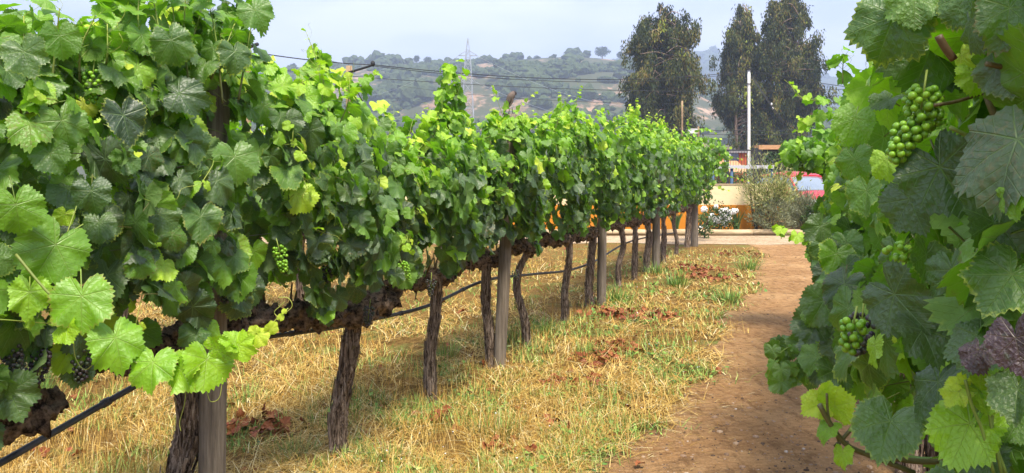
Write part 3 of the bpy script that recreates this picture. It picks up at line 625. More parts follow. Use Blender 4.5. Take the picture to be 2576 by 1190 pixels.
    if i == 2:   # low hanging clump
        for k in range(26):
            t = rg.random(); x = 1925+t*135; y = (868+rg.random()*34 if k % 2 else 935+rg.random()*40)-t*22; Z = 2.9+t*.15+rg.normal(0, .12)
            hero(mb, x, y, Z, rg.uniform(34, 74), -90+rg.normal(0, 30), .22+.25*rg.random(), rg, rg.uniform(-35, 35), rg.uniform(0, 35))
        shoot(mb, [P(2120, 850, 3.1), P(2040, 850, 3.0), P(1960, 890, 2.9), P(1930, 950, 2.9)], 9, .05, .03, .3, .5, lod, rg)
        for h in ((2050, 815, 2.2, 110, -170, .12), (2125, 715, 1.9, 125, -110, .12), (2130, 610, 2.3, 100, -80, .35), (2080, 660, 2.5, 90, -90, .3), (2060, 640, 2.6, 60, -90, .5)):
            hero(mb, h[0], h[1], h[2], h[3], h[4], h[5], rg, 15, 15)
    if i == 2:
        for k in range(70):
            y = rg.uniform(560, 960); Z = rg.uniform(2.1, 2.9); x = 2034+2004*rg.uniform(.03, .16)/Z-(20 if y > 780 else 0)
            hero(mb, x, y, Z, rg.uniform(55, 115), -90+rg.normal(0, 35), rg.choice([.15, .25, .4, .6], p=[.35, .3, .25, .1]), rg, rg.uniform(-45, 45), rg.uniform(-5, 45))
    if i == 3:
        shoot(mb, [P(2120, 260, 3.9), P(2060, 255, 3.85), P(2010, 240, 3.8), P(1990, 215, 3.8)], 9, .05, .02, .55, .95, lod, rg)
        shoot(mb, [P(2120, 210, 3.6), P(2120, 170, 3.6), P(2125, 140, 3.6)], 6, .062, .045, .4, .6, lod, rg)
        shoot(mb, [P(2110, 300, 3.9), P(2070, 290, 3.8), P(2030, 310, 3.8)], 8, .055, .04, .5, .8, lod, rg)
    if i == 4:
        shoot(mb, [P(2090, 600, 4.6), P(2040, 610, 4.5), P(1990, 590, 4.4), P(1968, 580, 4.4)], 8, .066, .05, .55, .85, lod, rg)
    if i == 6:
        for (x0, y0, x1, y1, nl) in ((2090, 380, 1945, 420, 12), (2090, 370, 1975, 365, 10), (2080, 350, 2005, 330, 8), (2085, 400, 1985, 435, 9), (2100, 420, 2010, 445, 9), (2060, 400, 1970, 400, 9), (2090, 340, 2010, 300, 7)):
            Z = 7.4; a, b = P(x0, y0, Z), P(x1, y1, Z); shoot(mb, [a, (a+b)/2+UP*.06, b], nl, .08, .035, .45, .92, lod, rg, rad=.005)
        for k in range(240):
            t = rg.random()**.7; x = 1965+t*140; y = 345+18*(1-t)+rg.random()*95*(.45+.55*t); pz = P(x, y, 7.3+rg.normal(0, .15))
            put_leaves(mb, pz[None], norm(-UP+rg.normal(0, .4, 3))[None], norm(-NP*.5+UP*.7+rg.normal(0, .4, 3)-np.array([0, .5, 0]))[None], rg.uniform(.055, .085), .2+.5*rg.random(), 'mid', rg, False)
    ch.build(mb, 'foliage', [LEAF, STEM, PLEAF])
    sp = {0: [((2325, 222), .92, .066, 46, 'g', (-.15, 0, 0), .0050), ((2350, 270), .93, .055, 34, 'g', (-.9, 0, 0), .0050), ((2290, 318), .92, .042, 30, 'g', (-.5, 0, 0), .0050), ((2385, 815), .95, .03, 7, 'g', (.2, 0, 0), .0055)],
          1: [((2170, 790), 1.38, .08, 34, 'm', (-.1, 0, 0), .0062), ((2150, 800), 1.3, .06, 22, 'g', (-.2, 0, 0), .0072), ((2250, 615), 1.2, .03, 9, 'g', (.3, 0, 0), .006)],
          }.get(i, [])
    for (pp, Z, ln, nb, kk, lean, br) in sp:
        mb = MB(); bunch(mb, P(*pp, Z), ln, max(ln*.28, .016), nb, br, rg, lean, 3)
        o = ch.build(mb, 'grape_bunch', [{'g': GRG, 'p': GRP, 'm': GRM}[kk], STEM]); o['label'] = {'g': 'bunch of small hard green grapes', 'p': 'bunch of dark shaded grapes', 'm': 'bunch of dull green and purple grapes'}[kk]

# ---------------------------------------------------------------- posts, wires, hose
def post(px, py, z1, lean, r, label, rg):
    p0 = G(px, py); ob = empty('wooden_post', tuple(p0), label, 'post', 'round wooden posts of the near row'); mb = MB()
    n = 34; path = np.array([p0+UP*(-.05+(z1+.05)*t)+np.array([lean*t, 0, 0]) for t in np.linspace(0, 1, n)]); ph = rg.uniform(0, 6, 3)
    jit = rg.normal(0, .012, (n, 22))
    add_tube(mb, path, r*(1+.03*np.sin(np.linspace(0, 9, n)+ph[0])), 22, 0, rfun=lambda f, th: 1+.025*np.sin(3*th+ph[1])+.02*np.sin(7*th+ph[2]+f*2)+jit*.5)
    Child(ob).build(mb, 'shaft', [POST])
    for z in (.92, 1.3, 1.7):            # staples that hold the wires
        mb = MB(); mb.box(p0+np.array([lean*z/z1, 0, z])+NP*(r+.004), (.004, .006, .012)); Child(ob).build(mb, 'staple', [WIREM], False)
rg = np.random.default_rng(9)
post(532, 1375, 2.0, .02, .054, 'nearest weathered round post, grey with one dark knot, beside the thick trunk', rg)
post(1256, 928, 2.10, .10, .050, 'pale grey round post leaning right with the bird on its top', rg)
post(1513, 768, 2.05, .02, .055, 'dark sided post pressed against the broad vine trunk', rg)
post(1650, 684, 2.05, .02, .062, 'grey post before the thick end post, dark vine trunk on its left', rg)
post(1747, 620, 2.15, -.02, .085, 'thick brown end post at the path end of the row', rg)
# dark strap round the nearest post and trunk
mb = MB(); pA = G(532, 1375); s0, d0 = sd_of(pA)
mb2 = MB(); c0 = pA+UP*.84
th = np.linspace(0, 2*np.pi, 25); ring = np.array([c0+np.array([math.cos(a)*.060+.0, math.sin(a)*.060, .012*math.sin(a)]) for a in th])
add_tube(mb2, ring, .008, 6, 0); tag(mb2.build('tie_strap', [HOSE]), 'dark tie wrapped round the nearest post under the pale leaves', 'tie')
def onrow(px, py, d): Z = -2004.3*d/(2034-px); return P(px, py, Z)
hp = [onrow(*q) for q in ((-140, 1235, DL-.02), (0, 1165, DL-.04), (180, 1062, DL-.05), (370, 955, DL-.07), (500, 893, DL-.10), (600, 862, DL-.1), (690, 845, DL-.08), (840, 824, DL-.09), (930, 805, DL-.08), (1080, 768, DL-.08), (1220, 706, DL-.08), (1340, 690, DL-.08), (1430, 680, DL-.08), (1500, 655, DL-.08), (1590, 606, DL-.08), (1700, 585, DL-.08))]
mb = MB(); add_tube(mb, curve([hp[0]]+hp, 160), .0125, 12); 
h = mb.build('irrigation_pipe', [HOSE]); tag(h, 'long black irrigation pipe slung along the trunks of the near row', 'pipe')
pz = curve([hp[0]]+hp, 900); pxs = pz[:, 0]/pz[:, 1]*FX+CX
for q in (268, 420, 735, 1010, 1165, 1300):
    k = int(np.argmin(abs(pxs-q))); c = pz[k]; t_ = norm(pz[k+1]-pz[k-1]); mb = MB(); add_tube(mb, [c-t_*.016, c+t_*.016], .0165, 12); mb.build('clip', [HOSE], h)
for z, lb in ((1.32, 'lower thin trellis wire running inside the near row leaves'), (1.72, 'upper thin trellis wire running inside the near row leaves')):
    mb = MB(); add_tube(mb, [row(1.2, DL+.06, z), row(9, DL+.06, z-.01), row(17.9, DL+.06, z)], .0016, 5); tag(mb.build('trellis_wire', [WIREM]), lb, 'wire', 'thin steel wires of the near row')

# ---------------------------------------------------------------- bird
def bird():
    o0 = np.array(P(1283, 283, 6.13)); ob = empty('bird', tuple(o0), 'small brown bird perched on the leaning post, long tail, head turned right', 'bird'); ch = Child(ob)
    BM = Mat('bird_feathers'); z = BM.noise(70, 4, vscale=(1, 1, .3)); a = BM.attr('tint')
    BM.col(BM.mix(a, BM.mix(z, (.10, .07, .055), (.20, .15, .12)), BM.mix(z, (.015, .012, .012), (.05, .04, .04)))); BM.rough(.85)
    def q(x, y): return P(x, y, 6.13)
    k = 6.13/FX
    path = curve([q(1266, 288), q(1271, 277), q(1276, 266), q(1281, 254), q(1285, 245), q(1289, 239), q(1292, 235), q(1296, 237), q(1299, 240)], 44)
    f = np.linspace(0, 1, 44); path[:, 1] += -.03*np.sin(f*np.pi)
    rad = np.interp(f, [0, .08, .22, .34, .5, .62, .72, .80, .88, .93, 1], [1.6, 2.2, 3.0, 7.6, 9.4, 8.2, 6.3, 6.0, 5.0, 1.8, .3])*k
    mb = MB(); add_tube(mb, path, rad, 18, 0, tint=np.concatenate([np.repeat(np.where((f > .74), .95, np.where(f < .25, .6, .1)), 18), [0.5, 1]])); ch.build(mb, 'body', [BM.m])
    for sgn in (-1, 1):
        w_ = curve([q(1285+sgn*4, 246), q(1283+sgn*6, 256), q(1278+sgn*5, 267), q(1272+sgn*2, 277)], 20); w_[:, 1] -= .045 if sgn > 0 else .035
        mb = MB(); add_tube(mb, w_, np.interp(np.linspace(0, 1, 20), [0, .3, .7, 1], [2, 5.2, 3.4, .5])*k, 10, 0, rfun=lambda f, th: 1-.55*np.abs(np.sin(th)), tint=.35); ch.build(mb, 'wing', [BM.m])
        mb = MB(); add_tube(mb, curve([q(1284+sgn*4, 270), q(1285+sgn*4, 278), q(1285+sgn*5, 285)], 6), .003, 6)
        for a in (-.5, 0, .5): add_tube(mb, [q(1285+sgn*5, 285), q(1285+sgn*5+a*8, 287)+np.array([0, -.014, 0])], .002, 5)
        ch.build(mb, 'leg', [pmat('bird_leg', (.04, .03, .03))])
    mb = MB(); V, F = ICO[2]; mb.add(V*.0042+q(1293, 236)+np.array([0, -.020, 0]), F); ch.build(mb, 'eye', [pmat('bird_eye', (.01, .01, .01), .15)])
bird()

# ---------------------------------------------------------------- ground, path, road
def ground_mat():
    m = Mat('dry_ground'); p = m.pos()
    n1 = m.noise(.9, 5, .65, vec=p); n2 = m.noise(24, 6, .75, vec=p); n3 = m.noise(90, 5, .8, vec=p, vscale=(1, .5, 1)); n4 = m.noise(2.6, 4, .6, vec=p)
    c = m.ramp(n2, [(.3, (.05, .022, .008)), (.5, (.19, .11, .032)), (.7, (.40, .25, .08))])
    c = m.mix(m.sstep(n4, .50, .68), c, m.ramp(n3, [(.35, (.09, .10, .025)), (.65, (.24, .26, .07))]))
    c = m.mix(m.sstep(n1, .55, .75), c, (.30, .17, .07)); m.col(c); m.rough(1); m.spec(.1); m.bump(n3, .8, .02); return m.m
xs = np.concatenate([-np.geomspace(3000, 12, 26), np.linspace(-11, 15, 60), np.geomspace(16, 3000, 26)]); ys = np.concatenate([-np.geomspace(900, 4, 10), np.linspace(-3, 24, 60), np.geomspace(25, 3200, 28)])
X, Y = np.meshgrid(xs, ys, indexing='ij'); nx, ny = X.shape
V = np.stack([X, Y, 0*X], -1).reshape(-1, 3); i = (np.arange(nx-1)[:, None]*ny+np.arange(ny-1)[None]).ravel()
mb = MB(); mb.add(V, np.stack([i, i+ny, i+ny+1, i+1], -1)); tag(mb.build('ground', [ground_mat()]), kind='structure')
def dirt_mat(name, a, b, c3, rough=.95):
    m = Mat(name); p = m.pos(); n1 = m.noise(1.1, 5, .6, vec=p); n2 = m.noise(14, 7, .8, vec=p, vscale=(1, 1.8, 1)); n3 = m.noise(110, 4, .7, vec=p)
    vo = m.n('ShaderNodeTexVoronoi'); vo.inputs['Scale'].default_value = 38; m.L.new(p, vo.inputs['Vector'])
    c = m.ramp(n2, [(.32, a), (.52, b), (.72, c3)]); c = m.mix(m.math('MULTIPLY', m.sstep(n1, .4, .7), .55), c, tuple(x*1.15 for x in c3)); n6 = m.noise(7, 5, .7, vec=p, vscale=(1.6, .6, 1)); c = m.mix(m.math('MULTIPLY', m.sstep(n6, .48, .66), .6), c, tuple(x*.75 for x in a)); c = m.mix(m.sstep(n3, .62, .74), c, tuple(x*.35 for x in a)); c = m.mix(m.math('MULTIPLY', m.sstep(vo.outputs['Distance'], .22, .12), .4), c, tuple(min(1, x*1.3) for x in c3))
    m.col(c); m.rough(rough); m.spec(.12); n5 = m.noise(3.2, 4, .6, vec=p); m.bump(m.math('ADD', m.math('ADD', n2, m.math('MULTIPLY', n3, .35)), m.math('MULTIPLY', n5, 4.5)), 1.0, .05); return m.m
DIRT = dirt_mat('path_dirt', (.25, .125, .048), (.46, .255, .11), (.62, .385, .185)); ROADM = dirt_mat('road_dust', (.42, .28, .165), (.58, .42, .26), (.70, .55, .37))
def sheet(name, left, right, z, mat, n):
    V = []; 
    for a, b in zip(left, right):
        for t in np.linspace(0, 1, 9): q = a*(1-t)+b*t; V.append([q[0], q[1], z])
    m = len(left); F = [[i*9+j, i*9+j+1, (i+1)*9+j+1, (i+1)*9+j] for i in range(m-1) for j in range(8)]
    mb = MB(); mb.add(V, F); return tag(mb.build(name, [mat]), kind='structure')
def pl(s): return -.78-.05*max(0, 7.5-s)+.10*math.sin(s*1.3)+.05*math.sin(s*4.1+1)+.03*math.sin(s*9.7)+.015*math.sin(s*23)-(.25*max(0, s-14)**1.1 if s > 14 else 0)*.35
ss = np.linspace(-3, 19.6, 260)
sheet('dirt_path', [row(s, pl(s), 0) for s in ss], [row(s, 1.35+.1*math.sin(s*2), 0) for s in ss], .004, DIRT, 9)
xr = np.linspace(-30, 60, 400)
def rn(x): return 17.1+.2*math.sin(x*.9)+.12*math.sin(x*2.7+1)+.06*math.sin(x*7.3)
sheet('cross_road', [np.array([x, rn(x), 0]) for x in xr], [np.array([x, 19.35, 0]) for x in xr], .008, ROADM, 9)

# straw, grass and litter under the rows (each is one mass nobody could count)
def strands(mb, pos, dirv, ln, wd, rise, rg, tint, bend=.25, mi=0, seg=2):
    n = len(pos); t = norm(dirv); side = norm(np.cross(t, UP)+1e-4)*wd[:, None]; vs = []
    nb = norm(np.cross(side, t))
    for k in range(seg+1):
        f = k/seg; c = pos+t*(ln*f)[:, None]+UP*(rise*math.sin(math.pi*f*.8))[:, None]+side*(bend*8*rg.normal(0, 1, n)*f*f)[:, None]*.5
        c[:, 2] = np.maximum(c[:, 2], .006); wv = (1-.75*f)
        vs += [c-side*wv, c+side*wv]
    V = np.stack(vs, 1).reshape(-1, 3); m = 2*(seg+1); fb = np.array([[2*k, 2*k+1, 2*k+3, 2*k+2] for k in range(seg)])
    mb.add(V, (fb[None]+(np.arange(n)*m)[:, None, None]).reshape(-1, 4), mi, tint=np.repeat(tint, m))
def on_strip(n, rg, zmin=2.4, zmax=15.8, p=1.0):
    out = np.zeros((0, 3))
    while len(out) < n:
        m = n*3; Z = 1/(1/zmax+(1/zmin-1/zmax)*rg.random(m)); px = rg.uniform(-60, 2100, m); x = (px-CX)/FX*Z
        d = x*NP[0]+Z*NP[1]; s = x*U[0]+Z*U[1]
        edge = np.array([pl(q) for q in s]) + rg.exponential(.05, m)*rg.choice([1, 1, -1], m)
        ok = (d < edge) & (d > -7.5); out = np.concatenate([out, np.stack([x, Z, 0*x], 1)[ok]])
    return out[:n]
rg = np.random.default_rng(21)
SM = Mat('straw'); tt = SM.attr('tint'); SM.col(SM.ramp(tt, [(0, (.15, .065, .010)), (.3, (.38, .20, .035)), (.6, (.58, .38, .09)), (.85, (.70, .52, .20)), (1, (.80, .70, .40))])); SM.rough(.7); SM.spec(.25)
GM = Mat('grass_blade'); tt = GM.attr('tint'); GM.col(GM.ramp(tt, [(0, (.04, .09, .015)), (.4, (.12, .26, .03)), (.75, (.28, .42, .07)), (1, (.58, .56, .18))])); GM.rough(.6)
mb = MB(); n = 105000; pos = on_strip(n, rg); nn = np.array([vnoise((a[0], a[1]*.8, 1.5), 1.7)+.6*vnoise((a[0]+4, a[1], 6), 4.5) for a in pos]); pos = pos[nn > -.33+.25*rg.random(n)]; n = len(pos); Zs_ = pos[:, 1]; k = np.clip(Zs_/4, .7, 2.3)
dr = np.stack([rg.normal(0, 1, n), rg.normal(0, 1, n), np.abs(rg.normal(0, .12, n))], 1); pos[:, 2] = rg.uniform(.004, .03, n)
strands(mb, pos, dr, rg.uniform(.05, .20, n)*k**.2, rg.uniform(.0013, .0026, n)*k, rg.uniform(0, .03, n), rg, np.clip(rg.normal(.55, .24, n), 0, 1))
n = 26000; pos = on_strip(n, rg); nn = np.array([vnoise((a[0], a[1], 3), .9) for a in pos]); pos = pos[nn > -.05]; n = len(pos); k = np.clip(pos[:, 1]/4, .7, 3)
dr = np.stack([rg.normal(0, .35, n), rg.normal(0, .35, n), np.ones(n)], 1)
strands(mb, pos, dr, rg.uniform(.04, .19, n), rg.uniform(.0010, .0018, n)*k, rg.uniform(0, .02, n), rg, np.clip(rg.normal(.5, .22, n), 0, 1), bend=.8)
tag(mb.build('dry_grass', [SM.m]), kind='stuff')
mb = MB(); n = 90000; pos = on_strip(n, rg); nn = np.array([vnoise((a[0]+9, a[1], 8), 1.5)+.5*vnoise((a[0], a[1]+5, 2), 5) for a in pos]); pos = pos[nn > -.02]; pos = pos[(pos[:, 0]*NP[0]+pos[:, 1]*NP[1] > -2.9) | (rg.random(len(pos)) < .35)]; n = len(pos); k = np.clip(pos[:, 1]/4, .7, 3)
dr = np.stack([rg.normal(0, .6, n), rg.normal(0, .6, n), np.ones(n)], 1); strands(mb, pos, dr, rg.uniform(.03, .11, n), rg.uniform(.0014, .0028, n)*k, rg.uniform(0, .015, n), rg, np.clip(rg.normal(.62, .25, n), 0, 1), bend=.8)
for (x, y, sz, nb) in ((900, 1015, .13, 110), (1250, 1100, .16, 170), (740, 1160, .12, 120), (1010, 1085, .12, 110), (800, 1075, .1, 90), (1370, 840, .15, 140), (1300, 860, .15, 120), (1120, 900, .14, 110), (1830, 760, .18, 130), (1650, 690, .2, 110), (1700, 720, .2, 160), (1880, 680, .2, 120), (60, 1010, .22, 260), (20, 985, .25, 260), (620, 1020, .14, 100), (1480, 900, .15, 120), (1550, 760, .2, 150), (980, 1170, .12, 120)):
    c = G(x, y); a = rg.uniform(0, 6.28, nb); rr = np.sqrt(rg.random(nb))*sz; pos = c+np.stack([np.cos(a)*rr, np.sin(a)*rr, 0*a], 1)
    dr = np.stack([np.cos(a)*rr/sz*.7, np.sin(a)*rr/sz*.7, np.ones(nb)], 1)+rg.normal(0, .15, (nb, 3)); strands(mb, pos, dr, rg.uniform(.5, 1.1, nb)*sz*1.1, rg.uniform(.0013, .0024, nb)*max(1, c[1]/4.5), rg.uniform(0, .02, nb), rg, np.clip(rg.normal(.4, .22, nb), 0, 1), bend=1)
tag(mb.build('green_grass', [GM.m]), kind='stuff')
mb = MB(); pos = on_strip(30000, rg); nn = np.array([vnoise((a[0]+9, a[1], 8), 1.5)+.5*vnoise((a[0], a[1]+5, 2), 5) for a in pos]); dd = pos[:, 0]*NP[0]+pos[:, 1]*NP[1]; pos = pos[(nn > .12) & (dd > -3.0)]; n = len(pos); pos[:, 2] = rg.uniform(.005, .05, n)
leafy_n = n; T = norm(rg.normal(0, 1, (n, 3))*[1, 1, .35]+UP*.3); s_ = norm(np.cross(T, UP+rg.normal(0, .2, (n, 3)))); ln = rg.uniform(.015, .045, n)*np.clip(pos[:, 1]/5, 1, 2); wd = ln*rg.uniform(.2, .38, n)
V = np.stack([pos, pos+T*(ln*.5)[:, None]+s_*wd[:, None], pos+T*ln[:, None]-UP*.004, pos+T*(ln*.5)[:, None]-s_*wd[:, None]], 1).reshape(-1, 3); mb.add(V, np.array([[0, 1, 2, 3]])+(np.arange(n)*4)[:, None], 0, tint=np.repeat(np.clip(rg.normal(.38, .2, n), 0, 1), 4)); tag(mb.build('weeds', [GM.m]), kind='stuff')
DM = Mat('dead_leaf'); tt = DM.attr('rnd'); nn_ = DM.noise(18, 4); DM.col(DM.mix(nn_, DM.mix(tt, (.24, .045, .012), (.46, .15, .035)), (.13, .035, .012))); DM.rough(.7)
TPL['dead'] = [leaf_template(38, (.5, 1), rgt, 2.6) for _ in range(6)]
mb = MB(); cl = [(670, 1078, .20, 40), (1280, 1142, .12, 18), (1505, 910, .24, 50), (1440, 965, .18, 24), (1555, 880, .2, 26), (1620, 800, .3, 70), (1590, 790, .25, 50), (1750, 680, .4, 90), (1770, 700, .4, 80), (1395, 970, .1, 12), (1165, 790, .06, 2), (1090, 1055, .1, 8), (850, 1010, .1, 5), (1420, 1080, .1, 8), (1500, 790, .2, 14), (1850, 640, .4, 20)]
for (x, y, sz, nb) in cl:
    c = G(x, y); nb = int(nb*.85)+1; a = rg.uniform(0, 6.28, nb); rr = np.sqrt(rg.random(nb))*sz; pos = c+np.stack([np.cos(a)*rr*1.3, np.sin(a)*rr, .02+rg.random(nb)*.03], 1)
    put_leaves(mb, pos, rg.normal(0, 1, (nb, 3))*[1, 1, .3], norm(rg.normal(0, .6, (nb, 3))+UP), rg.uniform(.035, .06, nb), .5, 'dead', rg, False)
pos = on_strip(260, rg); pos[:, 2] = .03; put_leaves(mb, pos, rg.normal(0, 1, (260, 3))*[1, 1, .3], norm(rg.normal(0, .6, (260, 3))+UP), rg.uniform(.02, .045, 260), .5, 'dead', rg, False)
tag(mb.build('fallen_leaves', [DM.m]), kind='stuff')
mb = MB(); pos = on_strip(150, rg, 3, 15); pos = pos[(pos[:, 0]*NP[0]+pos[:, 1]*NP[1]) > -2.3]; n = len(pos); V, F = ICO[1]; pos[:, 2] = rg.uniform(.03, .09, n)
X2, F2 = inst(V, F, pos, rg.uniform(.005, .010, n)[:, None]*np.array([1, 1, .6])*np.clip(pos[:, 1:2]/8, .7, 1.6)); mb.add(X2, F2); tag(mb.build('wild_flowers', [pmat('white_petals', (.8, .8, .82), .6)]), kind='stuff')
# pebbles and crumbs on the path
mb = MB(); n = 5200; Z = 1/(1/16+(1/2.8-1/16)*rg.random(n)); px = rg.uniform(1500, 2300, n); x = (px-CX)/FX*Z; d = x*NP[0]+Z*NP[1]; ok = (d > -.95) & (d < 1.2) & (Z < 15); pos = np.stack([x, Z, 0*x+.006], 1)[ok]; n = len(pos)
V, F = ICO[1]; V = V*(1+rg.normal(0, .15, (len(V), 1))); X2, F2 = inst(V, F, pos, (rg.exponential(.0034, n)[:, None]+.0015)*rg.uniform(.6, 1.2, (n, 3))*[1, 1, .6]); mb.add(X2, F2, 0, rnd=np.repeat(rg.random(n), len(V)))
PM = Mat('pebble'); PM.col(PM.ramp(PM.attr('rnd'), [(0, (.06, .035, .02)), (.6, (.24, .15, .09)), (.95, (.36, .25, .16)), (1, (.5, .42, .34))])); PM.rough(.9)
tag(mb.build('gravel', [PM.m], smooth=False), kind='stuff')
mb = MB(); n = 1500; pos = []
while len(pos) < n:
    s = rg.uniform(2, 15); d = pl(s)+rg.exponential(.14); Q = row(s, d, .006); pos.append(Q)
pos = np.array(pos); dr = np.stack([rg.normal(0, 1, n), rg.normal(0, 1, n), 0*pos[:, 0]], 1); strands(mb, pos, dr, rg.uniform(.03, .12, n), rg.uniform(.0010, .0018, n), rg.uniform(0, .006, n), rg, np.clip(rg.normal(.6, .22, n), 0, 1)); tag(mb.build('loose_straw', [SM.m]), kind='stuff')

# ---------------------------------------------------------------- log kerb, walls, planting
LOG = simple('peeled_log', (.30, .21, .11), (.60, .47, .29), 5, .8, (.35, 3, 3), .4, .01, .25)
lx = [(-2.6, .85, 'left part of the log edging seen between the far trunks'), (.86, 4.1, 'middle log of the edging behind the last trunks'), (4.11, 6.35, 'long pale log below the orange wall and white roses'), (6.36, 9.2, 'pale log below the grey bush and beyond its joint')]
for k, (a, b, lb) in enumerate(lx):
    mb = MB(); n = 16; q = np.linspace(a, b, n); add_tube(mb, np.stack([q, np.full(n, 19.55)+.01*np.sin(q*2), .078+.006*np.sin(q*3)], 1), .084*(1+.03*np.sin(q*2.3+k)), 18)
    tag(mb.build('kerb_log', [LOG]), lb, 'log', 'round logs edging the dirt road')
def wall_mat(name, a, b, stain):
    m = Mat(name); n1 = m.noise(1.6, 6, .7, vscale=(1, 1, 2)); n2 = m.noise(26, 5, .7, vscale=(.5, .5, 3)); c = m.mix(m.math('MULTIPLY', n2, .5), a, b); c = m.mix(m.sstep(n1, .52, .72), c, stain); m.col(c); m.rough(.9); m.spec(.15); m.bump(n2, .5, .01); return m.m
OR = wall_mat('orange_plaster', (.62, .22, .02), (.80, .33, .05), (.50, .19, .03)); CRM = wall_mat('cream_plaster', (.84, .67, .38), (.88, .74, .48), (.80, .62, .36))
xw1 = (1961-CX)/FX*20.6
wl = empty('garden_wall', (2.0, 20.6, 0), 'long low wall, bright cream above and burnt orange below', 'wall'); ch = Child(wl)
mb = MB(); mb.box((xw1/2-6, 20.75, .38), (xw1/2+6, .15, .38)); ch.build(mb, 'base_band', [OR], False)
mb = MB(); mb.box((xw1/2-6, 20.77, 1.04), (xw1/2+6.002, .145, .278)); ch.build(mb, 'upper_band', [CRM], False)
mb = MB(); mb.box((xw1/2-6, 20.78, 1.335), (xw1/2+6.02, .17, .015)); ch.build(mb, 'coping', [pmat('coping', (.45, .33, .19))], False)
lw = empty('low_wall', (8.4, 20.6, 0), 'knee high orange wall with a round log on top, beside the white roses', 'wall'); ch = Child(lw)
mb = MB(); mb.box((10.4, 20.75, .15), (10.4-xw1-.01, .14, .15)); ch.build(mb, 'plaster', [wall_mat('faded_orange', (.62, .36, .16), (.75, .48, .25), (.4, .28, .15))], False)
mb = MB(); q = np.linspace(xw1+.35, 13.2, 12); add_tube(mb, np.stack([q, 0*q+20.75, 0*q+.37], 1), .075, 12); ch.build(mb, 'cap_log', [LOG])

def leafy(mb, pos, T, ln, wd, rg, tint, mi=0, fold=.25):       # lance-shaped leaves, 4 triangles each
    n = len(pos); T = norm(T); s = norm(np.cross(T, rg.normal(0, 1, (n, 3)))); nn = np.cross(T, s)
    vs = [pos, pos+T*(ln*.45)[:, None]+s*wd[:, None]+nn*(wd*fold)[:, None], pos+T*ln[:, None], pos+T*(ln*.45)[:, None]-s*wd[:, None]+nn*(wd*fold)[:, None], pos+T*(ln*.5)[:, None]]
    V = np.stack(vs, 1).reshape(-1, 3); fb = np.array([[0, 1, 4], [1, 2, 4], [2, 3, 4], [3, 0, 4]])
    mb.add(V, (fb[None]+(np.arange(n)*5)[:, None, None]).reshape(-1, 3), mi, tint=np.repeat(tint, 5))
def fol(name, stops, rough=.6, trans=.2):
    m = Mat(name); c = m.ramp(m.attr('tint'), stops); m.col(c); m.rough(rough); m.spec(.3)
    if trans:
        tr = m.n('ShaderNodeBsdfTranslucent'); m.L.new(c, tr.inputs[0]); ms = m.n('ShaderNodeMixShader'); ms.inputs[0].default_value = trans; m.L.new(m.b.outputs[0], ms.inputs[1]); m.L.new(tr.outputs[0], ms.inputs[2]); m.L.new(ms.outputs[0], m.out.inputs[0])
    return m.m
OLV = fol('shrub_leaf', [(0, (.05, .08, .02)), (.4, (.15, .21, .05)), (.75, (.34, .38, .12)), (1, (.58, .54, .22))])
SIL = fol('grey_bush_leaf', [(0, (.06, .075, .04)), (.5, (.17, .19, .10)), (1, (.38, .40, .24))])
DKG = fol('dark_leaf', [(0, (.012, .028, .010)), (.5, (.035, .075, .02)), (1, (.12, .20, .05))])
BRN = simple('shrub_bark', (.05, .035, .025), (.16, .12, .08), 12, .9)
ROSE = pmat('white_petal', (.82, .80, .76), .6, 0, .2, .05)
def bush(name, px, py, Z, wpx, hpx, label, mat, rg, n=2600, lnr=(.05, .09), wr=.010, up=.4, airy=.0, tlo=0, thi=1, nst=7, cat='shrub', stem=True, shell=.5):
    b0 = P(px, py, Z); b0[2] = 0; hz = hpx*Z/FX; rw = wpx*Z/FX/2; ob = empty(name, tuple(b0), label, cat); ch = Child(ob)
    ends = []
    mb = MB()
    for k in range(nst):
        a = rg.uniform(0, 6.28); r_ = rg.uniform(.25, .85)*rw; e = b0+np.array([math.cos(a)*r_, math.sin(a)*r_, hz*rg.uniform(.6, .92)]); path = curve([b0+rg.normal(0, .02, 3)*[1, 1, 0], b0*.5+e*.5+rg.normal(0, .06, 3)*rw, e], 10)
        add_tube(mb, path, np.linspace(.016, .004, 10)*max(.6, hz), 6); ends.append(path)
        for q in range(3):
            st = path[rg.integers(4, 9)]; e2 = st+np.array([rg.normal(0, .35)*rw, rg.normal(0, .35)*rw, abs(rg.normal(.18, .1))*hz]); p2 = curve([st, e2], 8); add_tube(mb, p2, np.linspace(.009, .004, 8), 5); ends.append(p2)
    if stem: ch.build(mb, 'stem', [BRN])
    mb = MB(); ne = int(n*airy); P_ = []
    if ne:
        idx = rg.integers(0, len(ends), ne); tt = rg.integers(2, 8, ne); P_.append(np.array([ends[i][min(t, len(ends[i])-1)] for i, t in zip(idx, tt)])+rg.normal(0, .2*rw+.03, (ne, 3)))
    m = n-ne
    if m > 0:
        v = norm(rg.normal(0, 1, (m, 3))); rr = rg.uniform(shell, 1, m)**.7*(1+.22*np.sin(v[:, 0]*5+v[:, 2]*7+px)+.15*np.sin(v[:, 1]*9+v[:, 0]*6))
        P_.append(b0+np.array([0, 0, hz*.5])+v*rr[:, None]*np.array([rw, rw, hz*.5]))
    pos = np.concatenate(P_); pos[:, 2] = np.clip(pos[:, 2], .03, None); out = pos-(b0+np.array([0, 0, hz*.4])); T = norm(norm(out)+UP*up+rg.normal(0, .5, pos.shape))
    cl_ = np.array([vnoise(p, 5) for p in pos]); leafy(mb, pos, T, rg.uniform(*lnr, len(pos)), np.full(len(pos), wr), rg, np.clip(tlo+(thi-tlo)*(rg.random(len(pos))*.8+.2+cl_*.5), 0, 1)); ch.build(mb, 'foliage', [mat]); return ob, ch, b0, rw, hz
rg = np.random.default_rng(31)
